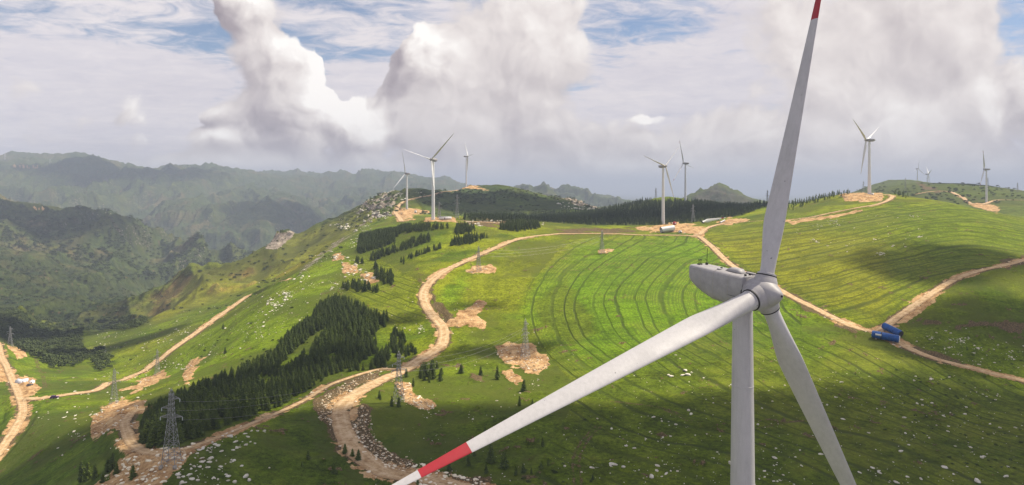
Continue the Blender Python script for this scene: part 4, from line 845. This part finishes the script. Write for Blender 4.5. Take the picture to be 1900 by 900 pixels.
CV=[conifer_mesh(k,8.,rr,t,s) for k,(rr,t,s) in enumerate([(2.1,11,11),(1.75,12,10),(2.5,10,12),(1.95,11,10)])]
CL=[conifer_mesh(k+20,8.,rr,6,6) for k,rr in enumerate([1.9,1.6,2.2])]
def broad_mesh(seed,r=2.2,n=46):
    rg=np.random.default_rng(seed); v=[];f=[]
    for i in range(n):
        d=rg.normal(size=3); d/=np.linalg.norm(d); d[2]=abs(d[2])*1.0-.15; c=d*r*rg.uniform(.45,1.0)*np.array((1,1,.85))+np.array((0,0,r*.75)); s=r*rg.uniform(.22,.42)
        q=rg.normal(size=(4,3)); q/=np.linalg.norm(q,axis=1)[:,None]; k=len(v); v.extend(c+q*s); f.extend([(k,k+1,k+2),(k,k+2,k+3),(k,k+3,k+1),(k+1,k+3,k+2)])
    return np.array(v),np.array(f)
BV=[broad_mesh(k) for k in range(5)]
def merged(name,items,variants,mat,kind='stuff'):
    "items: (x,y,z,scale,rot,variant,squash)"
    Vs=[];Fs=[];n=0
    for (x,y,z,s,ro,k,sq) in items:
        v,f=variants[k%len(variants)]; c,si=math.cos(ro),math.sin(ro); w=np.c_[v[:,0]*c-v[:,1]*si,v[:,0]*si+v[:,1]*c,v[:,2]*sq]*s+np.array((x,y,z)); Vs.append(w); Fs.append(f+n); n+=len(v)
    o=mesh_np(name,np.concatenate(Vs),np.concatenate(Fs),mat); o['kind']=kind; return o
def jpoly(pts): xs=[p[0] for p in pts]; ys=[p[1] for p in pts]; return min(xs),max(xs),min(ys),max(ys)
def scatter(polys,holes,spacing,h,d0,d1,rg,tall=True,jit=.48):
    "trees on a jittered world grid whose foot and top both fall inside the outline of the stand"
    out=[]
    for pts in polys:
        x0,x1,y0,y1=jpoly(pts); cs=[hit(a,b,d0,d1) for a in np.linspace(x0,x1,7) for b in np.linspace(y0,y1,7) if True]
        cs=np.array(cs); X0,X1,Y0,Y1=cs[:,0].min()-5,cs[:,0].max()+5,cs[:,1].min()-5,min(cs[:,1].max()+5,d1)
        gx,gy=np.meshgrid(np.arange(X0,X1,spacing),np.arange(Y0,Y1,spacing)); gx=gx.ravel()+rg.uniform(-jit,jit,gx.size)*spacing; gy=gy.ravel()+rg.uniform(-jit,jit,gy.size)*spacing
        gy=np.maximum(gy,60); z=ground(gx,gy); hs=h*rg.triangular(.5,.95,1.3,gx.size)*(.85+.3*(fbm(gx/25,gy/25,2,.5,7)+.5))
        px=PX0+F*gx/gy; py=350-F*z/gy; pt=350-F*(z+hs*(.8 if tall else .0))/gy
        for i in range(len(gx)):
            if not(x0<=px[i]<=x1 and y0<=py[i]<=y1+2): continue
            if inside(px[i],py[i],pts) and inside(px[i],pt[i],pts) and not any(inside(px[i],py[i]-F*hs[i]*.3/gy[i],q) for q in holes):
                hh=hit(px[i],py[i],d0,40000)
                if abs(hh[1]-gy[i])<gy[i]*.06: out.append((gx[i],gy[i],z[i],hs[i]))
    return out
rg=np.random.default_rng(5)
FA=[[(256,802),(262,775),(272,752),(320,724),(360,710),(420,684),(460,668),(508,644),(532,612),(560,592),(576,580),(588,560),(621,540),(645,548),(669,558),(690,568),(712,574),(722,600),(724,640),(722,680),(669,690),(640,690),(615,697),(576,722),(520,754),(440,786),(380,806),(336,822),(280,830),(258,822)],
 [(722,640),(722,612),(735,602),(750,612),(755,640),(748,662),(738,668)],[(750,663),(750,640),(762,634),(772,640),(772,660)]]
HA=[[(470,700),(500,690),(520,700),(486,716)],[(600,660),(622,648),(632,660),(608,672)],[(400,740),(430,732),(440,744),(410,752)],[(604,603),(580,616),(542,650),(512,682),(520,686),(545,676),(585,634),(606,612)],[(700,602),(720,602),(726,636),(704,652),(697,628)],[(624,625),(640,614),(650,622),(632,632)],[(666,672),(690,652),(700,664),(676,684)]]
FB=[[(663,467),(665,440),(668,432),(700,424),(733,420),(745,414),(800,410),(842,414),(838,424),(800,428),(740,434),(732,452),(668,472)],[(680,482),(690,466),(740,450),(766,438),(795,428),(808,446),(740,468),(690,486)],[(703,494),(743,477),(780,460),(820,448),(828,460),(780,474),(733,492)],[(829,455),(840,438),(872,428),(905,432),(908,440),(875,453),(833,457)],[(838,430),(850,410),(880,412),(884,428),(850,436)],
 [(660,490),(662,472),(674,478),(672,492)],[(694,512),(696,484),(704,494),(730,500),(732,530),(708,526)],[(631,538),(634,522),(655,514),(690,522),(706,528),(702,544),(650,540)],[(926,426),(928,410),(960,405),(1000,408),(1004,424),(960,430)],[(770,708),(776,668),(790,674),(800,664),(824,678),(828,710),(800,712)]]
FS=[(856,692,18),(892,697,20),(923,704,27),(972,726,24),(964,753,20),(988,749,11),(767,717,18),(911,857,38),(935,868,34),(869,864,25),(833,872,18),(1007,829,20),(640,841,20),(654,847,16),(665,854,22),(775,899,16),(727,754,22),(740,755,20),(704,739,16),(572,853,20),(620,878,24),(1017,864,17),(957,882,20),(971,877,20),(902,878,20),(152,894,44),(163,890,36),(176,888,30),(200,876,28),(208,872,34),(216,880,24),(246,888,28),(418,656,13),(414,611,12),(749,490,9),(718,596,24),(754,700,18),(1004,870,14),(986,880,14),(190,895,20),(1100,890,12),(706,742,12),(880,846,20),(900,800,12),(560,866,10)]
tA=scatter(FA,HA,3.3,6.6,150,560,rg); tB=scatter(FB,[],4.0,7.0,300,1000,rg)
allT=[(x,y,z,h,'dark green conifer packed in the large plantation left of the winding road') for x,y,z,h in tA]+[(x,y,z,h,'dark conifer in the striped groves on the slope below the tall V-bladed turbine') for x,y,z,h in tB]
single=[]
for (px,py,hp) in FS:
    w=hit(px,py,120,700); single.append((w[0],w[1],w[2],hp*w[1]/F*1.02,(px,py)))
def conifer_thing(k):
    v,f=CV[k]; r=empty('conifer_tree',(0,0,0)); mesh_np('crown',v,f,M_con,r)
    m=MB(); m.bar((0,0,-.4),(0,0,6.2),.34,.08,7); m.build('trunk',M_bark,r); return r
protos=[conifer_thing(k) for k in range(4)]; used=[False]*4
def put_conifer(x,y,z,h,label,group):
    k=random.randrange(4)
    if used[k]: o=copy_tree(protos[k])
    else: o=protos[k]; used[k]=True
    o.location=(x,y,z-.1); s=h/8.2; q=random.uniform(1.05,1.4); o.scale=(s*q,s*q,s); o.rotation_euler=(random.uniform(-.03,.03),random.uniform(-.03,.03),random.uniform(0,6.28)); tag(o,label,'conifer',group)
for (x,y,z,h,p) in single:
    px,py=p
    if px<260: lb='one of the ragged dark conifers at the bottom left beside the stony clearing'; gr='conifers at the bottom left clearing'
    elif px<720 and py>730: lb='small lone conifer growing along the winding dirt road bend'; gr='small conifers along the road bend'
    elif px<760 and py<720: lb='small isolated conifer on the open slope around the left plantation'; gr='isolated conifers on the left slope'
    elif 840<px<1000 and py<760: lb='lone conifer in the pasture between the road and the rubble mound'; gr='lone conifers below the rubble mound'
    else: lb='scattered small conifer in the dark pasture around the lower blade tip'; gr='scattered conifers in the dark pasture'
    put_conifer(x,y,z,h,lb,gr)
allT.sort(key=lambda t:-t[3]/t[1]); nind=300-len(single)
for (x,y,z,h,lb) in allT[:nind]: put_conifer(x,y,z,h,lb,'conifers of the plantation and groves')
merged('conifer_forest',[(x,y,z-.1,h/8.2*1.18,rg.uniform(0,6.3),int(rg.integers(4)),.85) for x,y,z,h,_ in allT[nind:]],CV,M_con)
FP=[[(860,404),(930,398),(1000,399),(1110,386),(1200,373),(1300,374),(1400,376),(1440,372),(1425,382),(1378,399),(1300,412),(1230,418),(1100,418),(1000,411),(860,411)]]
tP=scatter(FP,[],6.5,8.5,700,1330,rg,False)
FR=[[(1440,378),(1460,370),(1507,361),(1553,356),(1580,353),(1580,360),(1545,368),(1500,380),(1460,395),(1440,395)],[(1652,358),(1660,355),(1684,362),(1685,372),(1668,364)]]
tR=scatter(FR,[],9.5,7.,650,1200,rg,False,.6)
merged('plantation',[(x,y,z-.1,h/8.2,rg.uniform(0,6.3),int(rg.integers(3)),1.) for x,y,z,h in tP],CL,M_pln)
merged('ridge_conifers',[(x,y,z-.1,h/8.2,rg.uniform(0,6.3),int(rg.integers(3)),1.) for x,y,z,h in tR],CL,M_con)
FW=[[(-260,578),(0,574),(60,574),(110,596),(150,614),(156,640),(160,655),(150,676),(128,684),(105,686),(80,675),(60,664),(40,650),(14,632),(-10,622),(-260,620)],[(104,604),(160,590),(270,590),(270,604),(240,612),(150,614)],[(160,662),(185,650),(204,670),(206,690),(180,690)]]
tW=scatter(FW,[],7.5,6.,600,1400,rg,False)
FV=[[(-260,470),(0,474),(70,488),(150,503),(220,520),(285,532),(236,586),(150,592),(60,572),(-260,580)]]
tV=scatter(FV,[],15.,6.,1180,1900,rg,False)
merged('valley_wood',[(x,y,z-.3,h/3.2*rg.uniform(.6,1.2),rg.uniform(0,6.3),int(rg.integers(5)),rg.uniform(.8,1.1)) for x,y,z,h in tW],BV,M_brd)
merged('hillside_scrub',[(x,y,z-.3,h/3.4*rg.uniform(.5,1.3),rg.uniform(0,6.3),int(rg.integers(5)),rg.uniform(.6,.9)) for x,y,z,h in tV],BV,M_brd)
# low scrub on the pastures and mountain faces
sc=[]
for (x0,x1,y0,y1,n_,d0,d1,s0,s1) in ((620,760,355,430,260,1000,1600,.7,1.6),(780,1100,352,400,900,1150,1900,.7,1.8),(0,480,375,520,2600,1900,2750,1.2,3.4),(240,640,405,580,420,800,1450,.6,1.6),(1640,1900,640,900,140,150,400,.15,.35),(640,1100,740,900,120,150,400,.15,.4),(1560,1900,340,380,240,1200,2700,1.,2.2),(200,640,560,700,150,400,900,.3,.8)):
    for _ in range(n_):
        a,b=rg.uniform(x0,x1),rg.uniform(y0,y1); w=hit(a,b,d0,d1)
        if abs((350-F*w[2]/w[1])-b)<3 and fbm(np.array([w[0]/120]),np.array([w[1]/120]),3,.5,181)[0]>-.12: sc.append((w[0],w[1],w[2]-.2,rg.uniform(s0,s1),rg.uniform(0,6),int(rg.integers(5)),.7))
merged('scrub',sc,BV,M_brd)
# ---------------------------------------------------------------- rocks
def rock_mesh(seed):
    import bmesh
    bm=bmesh.new(); bmesh.ops.create_icosphere(bm,subdivisions=2,radius=1.); rg_=np.random.default_rng(seed); cut=[rg_.normal(size=3) for _ in range(9)]
    for v in bm.verts:
        p=np.array(v.co)
        for c in cut:
            c_=c/np.linalg.norm(c); dd=p@c_-.62
            if dd>0: p=p-c_*dd*.9
        p*=1+rg_.uniform(-.06,.06); v.co=p*np.array((1.35,.8,.75))
    V_=np.array([v.co[:] for v in bm.verts]); F_=np.array([[q.index for q in f.verts] for f in bm.faces]); bm.free(); return V_,F_
RV=[rock_mesh(k) for k in range(6)]
m_,t=material('pale_limestone'); M_rock=m_; g=t.n('ShaderNodeNewGeometry').outputs['Position']; n=t.noise(g,.8,6,.65)
finish(t,t.ramp(n,[(.3,(.42,.36,.28)),(.5,(.66,.61,.52)),(.7,(.80,.77,.70))]),.9,t.n('ShaderNodeBump',{'Strength':.6,'Distance':.2,'Height':t.noise(g,4.,4,.7)}).outputs[0],spec=.1)
M_spoil,t=material('broken_ochre_rock'); g=t.n('ShaderNodeNewGeometry').outputs['Position']; n=t.noise(g,.9,6,.65)
isl=t.n('ShaderNodeNewGeometry').outputs['Random Per Island']
finish(t,t.ramp(t.m('ADD',t.m('MULTIPLY',n,.45),t.m('MULTIPLY',isl,.55)),[(.2,(.26,.16,.08)),(.45,(.52,.38,.22)),(.7,(.84,.76,.60))]),.9,t.n('ShaderNodeBump',{'Strength':.6,'Distance':.2,'Height':t.noise(g,4.,4,.7)}).outputs[0],spec=.1)
rocks=[]
def rk(px,py,s,d0=120,d1=3000,tagn=0):
    w=hit(px,py,d0,d1); rocks.append((w[0],w[1],w[2]+s*.12,s,rg.uniform(0,6.3),int(rg.integers(6)),rg.uniform(.6,1.),tagn))
def field_rocks(poly,n,s0,s1,d0,d1,clump=.5,p=2.6,tagn=0):
    x0,x1,y0,y1=jpoly(poly); c=0; tries=0
    cent=[(rg.uniform(x0,x1),rg.uniform(y0,y1)) for _ in range(max(3,n//9))]
    while c<n and tries<n*40:
        tries+=1
        if rg.random()<clump: q=cent[int(rg.integers(len(cent)))]; a,b=q[0]+rg.normal()*(x1-x0)*.022,q[1]+rg.normal()*(y1-y0)*.022
        else: a,b=rg.uniform(x0,x1),rg.uniform(y0,y1)
        if inside(a,b,poly): rk(a,b,(s0+(s1-s0)*rg.random()**p),d0,d1,tagn); c+=1
field_rocks([(1080,690),(1300,650),(1480,640),(1640,660),(1900,730),(1900,900),(1020,900),(1040,760)],420,.12,.85,150,500,.6,3.6,1)
for a,b,s in ((1272,688,1.5),(1277,696,1.7),(1266,697,1.1),(1245,699,1.2),(1240,696,.8),(1278,762,.9),(1282,769,.9),(1138,862,1.2),(1157,867,.9),(1209,885,1.2),(1356,860,1.1),(1437,850,.8),(1753,868,1.1),(1814,893,1.3),(1868,884,.9),(1671,838,.8),(1702,749,.8),(1711,752,.7),(1729,748,.8),(1793,756,.8),(1642,756,.6),(1822,849,.9),(1162,828,.7),(1177,832,.7),(1135,796,.7),(1228,782,.6),(1254,788,.7)): rk(a,b,s,150,500,1)
field_rocks([(1640,640),(1760,600),(1900,640),(1900,700),(1760,665)],190,.15,.75,200,600,.5,3,1)
field_rocks([(370,830),(420,805),(500,790),(490,815),(440,840),(420,900),(300,905),(330,880)],110,.15,.9,130,400,.4,2.,2)
for a,b,s in ((398,825,1.0),(392,850,1.1),(388,858,1.0),(375,850,.8),(455,885,1.5),(462,892,1.2),(435,895,1.2),(430,802,.9),(455,805,.9),(478,800,.8),(340,885,.8),(355,870,.7),(448,865,.8),(410,838,.9),(366,842,.7),(500,868,.6)): rk(a,b,s*.72,130,400,2)
field_rocks([(490,560),(600,470),(690,410),(700,430),(640,470),(560,540),(500,580)],200,.35,1.8,400,1300,.5,2.4,3)
field_rocks([(240,600),(420,560),(560,480),(660,430),(700,480),(620,560),(480,640),(330,690),(150,670),(180,620)],330,.3,1.3,350,1200,.6,3,3)
field_rocks([(240,600),(420,560),(560,480),(660,430),(700,480),(620,560),(480,640),(330,690),(150,670),(180,620)],420,.18,.6,350,1200,.35,2,3)
field_rocks([(1080,690),(1300,650),(1480,640),(1640,660),(1900,730),(1900,900),(640,900),(760,780),(1040,760)],420,.09,.32,150,500,.3,2,6)
field_rocks([(615,470),(660,480),(700,515),(680,530),(640,515)],90,.5,1.9,400,900,.7,1.6,3)
field_rocks([(610,420),(700,365),(760,360),(730,400),(660,430)],200,.9,3.4,1000,1500,.6,2.2,4); field_rocks([(1030,372),(1070,375),(1108,386),(1090,396),(1040,385)],90,1.,4.,1400,1800,.6,2,4); field_rocks([(700,352),(770,352),(800,365),(760,372)],50,1.,3.,1200,1800,.6,2,4)
field_rocks([(1480,410),(1700,390),(1760,420),(1700,470),(1560,480),(1470,440)],120,.35,1.2,450,900,.6,2.4,5)
field_rocks([(40,700),(240,690),(320,640),(400,700),(220,760),(300,820),(120,860),(60,760)],160,.25,1.,230,800,.5,2.6,6)
field_rocks([(860,408),(1010,412),(1010,420),(860,420)],110,.6,1.8,500,1100,.6,1.6,7); field_rocks([(690,520),(780,560),(790,640),(740,620)],40,.25,.8,300,600,.6,2,6)
field_rocks([(840,560),(1050,620),(1080,700),(900,780),(760,780),(780,700)],110,.15,.6,230,500,.5,3,6)
for P_,n_,s1 in (([(587,744),(627,718),(667,700),(711,684),(700,704),(667,720),(632,745),(622,770),(620,786),(591,780)],420,.6),([(655,762),(675,752),(689,770),(692,802),(720,838),(769,864),(760,880),(715,868),(671,838),(653,800)],560,.62),([(770,885),(850,880),(920,890),(905,905),(770,905)],140,.9),([(750,845),(800,868),(850,885),(780,884)],90,.9),
 ([(919,649),(942,634),(984,640),(1024,676),(1015,684),(984,691),(962,680),(927,667)],420,.7),([(733,713),(760,711),(769,731),(811,753),(791,762),(755,753),(738,731)],240,.7),([(827,602),(849,590),(889,558),(902,562),(889,584),(904,598),(898,609)],70,.6),([(170,905),(224,856),(256,836),(360,828),(352,852),(320,880),(292,905)],240,.8),([(168,776),(188,758),(228,744),(272,744),(268,758),(230,776),(208,796),(172,812)],120,.7),([(863,503),(912,492),(923,498),(877,512)],60,.9),([(934,693),(950,690),(970,708),(958,713)],25,.6),([(1180,421),(1284,418),(1312,424),(1302,440),(1220,432)],90,1.1),([(1555,362),(1640,356),(1635,374),(1570,373)],120,1.2),([(1108,465),(1138,463),(1136,469),(1110,472)],20,1.1),([(733,385),(795,392),(796,397),(770,408),(732,396)],50,1.5)):
    field_rocks(P_,n_,.16,s1,120,1700,.35,2.6,8)
for (nm,hw,C,z) in ROADW:
    if C[:,1].max()>1250: continue
    for _ in range(int(len(C)*(1.1 if nm=='dirt_road' else .55))):
        i=int(rg.integers(len(C)-1)); 
        if fbm(np.array([i/18.]),np.array([hw*9]),2,.5,191)[0]<-.1: continue
        t_=C[i+1]-C[i]; t_/=np.linalg.norm(t_)+1e-9; nn=np.array((t_[1],-t_[0]))*(1 if rg.random()<.5 else -1); d_=hw*(1.0+rg.random()**2*.9); p=C[i]+nn*d_; s=.14+.75*rg.random()**3.5
        rocks.append((p[0],p[1],float(ground(p[0],p[1]))+s*.15,s,rg.uniform(0,6.3),int(rg.integers(6)),rg.uniform(.6,1.),9))
rocks=[r for r in rocks if r[1]>120]
rocks.sort(key=lambda r:-r[3]/r[1]); 
RL={1:('pale limestone boulder lying loose in the dark lower right pasture','boulders of the lower right pasture'),2:('pale boulder on the dark slope at the bottom beside the stony clearing','boulders on the bottom slope'),3:('whitish boulder on the steep left hillside above the long road','boulders on the left hillside'),4:('grey crag block on the rocky ridge end','crag blocks'),5:('white stone dotting the sunny terraced field on the right','stones of the terraced field'),6:('small pale boulder in the open pasture away from the roads','boulders in the open pasture'),7:('white block of the rubble line beside the turbine pad','rubble line blocks'),8:('broken ochre rock on the bare spoil beside a road or pylon','rocks on the bare spoil'),9:('loose stone on the verge of a dirt road','roadside stones')}
mcount=0; rmesh=[]
for k,(v,f) in enumerate(RV): rmesh.append((mesh_np('boulder',v,f,M_rock,link=False),mesh_np('spoil_rock',v,f,M_spoil,link=False)))
for (x,y,z,s,ro,k,sq,tg) in rocks[:300]:
    o=bpy.data.objects.new('boulder',rmesh[k][tg>=8]); COL.objects.link(o); o.location=(x,y,z); o.scale=(s,s,s*sq); o.rotation_euler=(rg.uniform(-.2,.2),rg.uniform(-.2,.2),ro); tag(o,RL[tg][0],'boulder',RL[tg][1])
merged('scattered_stones',[r[:7] for r in rocks[300:] if r[7]<8],RV,M_rock)
merged('scattered_rubble',[r[:7] for r in rocks[300:] if r[7]>=8],RV,M_spoil)
# ---------------------------------------------------------------- overhead clouds, whose shadows lie on the land
cm,t=material('cloud_vapour'); oc=t.n('ShaderNodeTexCoord').outputs['Object']; geo=t.n('ShaderNodeNewGeometry').outputs['Position']
rad=t.vm('LENGTH',t.vm('MULTIPLY',oc,(1,1,0))); nz=t.noise(geo,.012,5,.6)
al=t.rng(t.m('ADD',rad,t.m('MULTIPLY',t.m('SUBTRACT',nz,.5),1.1)),.50,1.0,.92,0.,True)
tr_=t.n('ShaderNodeBsdfTransparent'); df=t.n('ShaderNodeBsdfDiffuse',{0:(.9,.9,.92,1)}); t.n('ShaderNodeOutputMaterial',{0:t.n('ShaderNodeMixShader',{0:al,1:tr_.outputs[0],2:df.outputs[0]}).outputs[0]})
def cloud(px,py,rx,ry,ang=0.,alt=1000.,d0=150,d1=9000,D=None):
    "a cloud whose shadow centre falls at photo point (px,py); rx, ry in metres"
    w=hit(px,py,d0,d1) if D is None else np.array([(px-PX0)/F*D,D,-(py-350)/F*D]); tt=(alt-w[2])/SUN[2]; c=w+SUN*tt
    import bmesh
    bm=bmesh.new(); bmesh.ops.create_icosphere(bm,subdivisions=4,radius=1.25)
    v=np.array([q.co[:] for q in bm.verts]); f=np.array([[q.index for q in p.verts] for p in bm.faces]); bm.free()
    v=v*(1+.12*fbm(v[:,0]*2+px,v[:,1]*2+v[:,2]*3,3,.5,201))[:,None]; v[:,2]=np.where(v[:,2]<0,v[:,2]*.25,v[:,2])
    o=mesh_np('cloud',v,f,cm,smooth=True,loc=tuple(c)); o.scale=(rx,ry,60); o.rotation_euler=(0,0,ang); o['kind']='stuff'
for c in CLOUDS: cloud(*c)
# ---------------------------------------------------------------- air
hm,t=material('thin_haze')
pv=t.n('ShaderNodeVolumePrincipled',{'Color':(.60,.69,.88,1),'Density':.000112,'Anisotropy':.0}); t.n('ShaderNodeOutputMaterial',{1:pv.outputs[0]})
zlo=float(ZZ.min())-1; zhi=float(ZZ.max())+60; xm=float(np.abs(XX).max())+50
bv=np.array([(x,y,z) for x in(-xm,xm) for y in (-60,40100) for z in (zlo,zhi)]); bf=np.array([(0,1,3,2),(4,6,7,5),(0,4,5,1),(2,3,7,6),(0,2,6,4),(1,5,7,3)])
hz=mesh_np('haze',bv,bf,hm); hz['kind']='stuff'
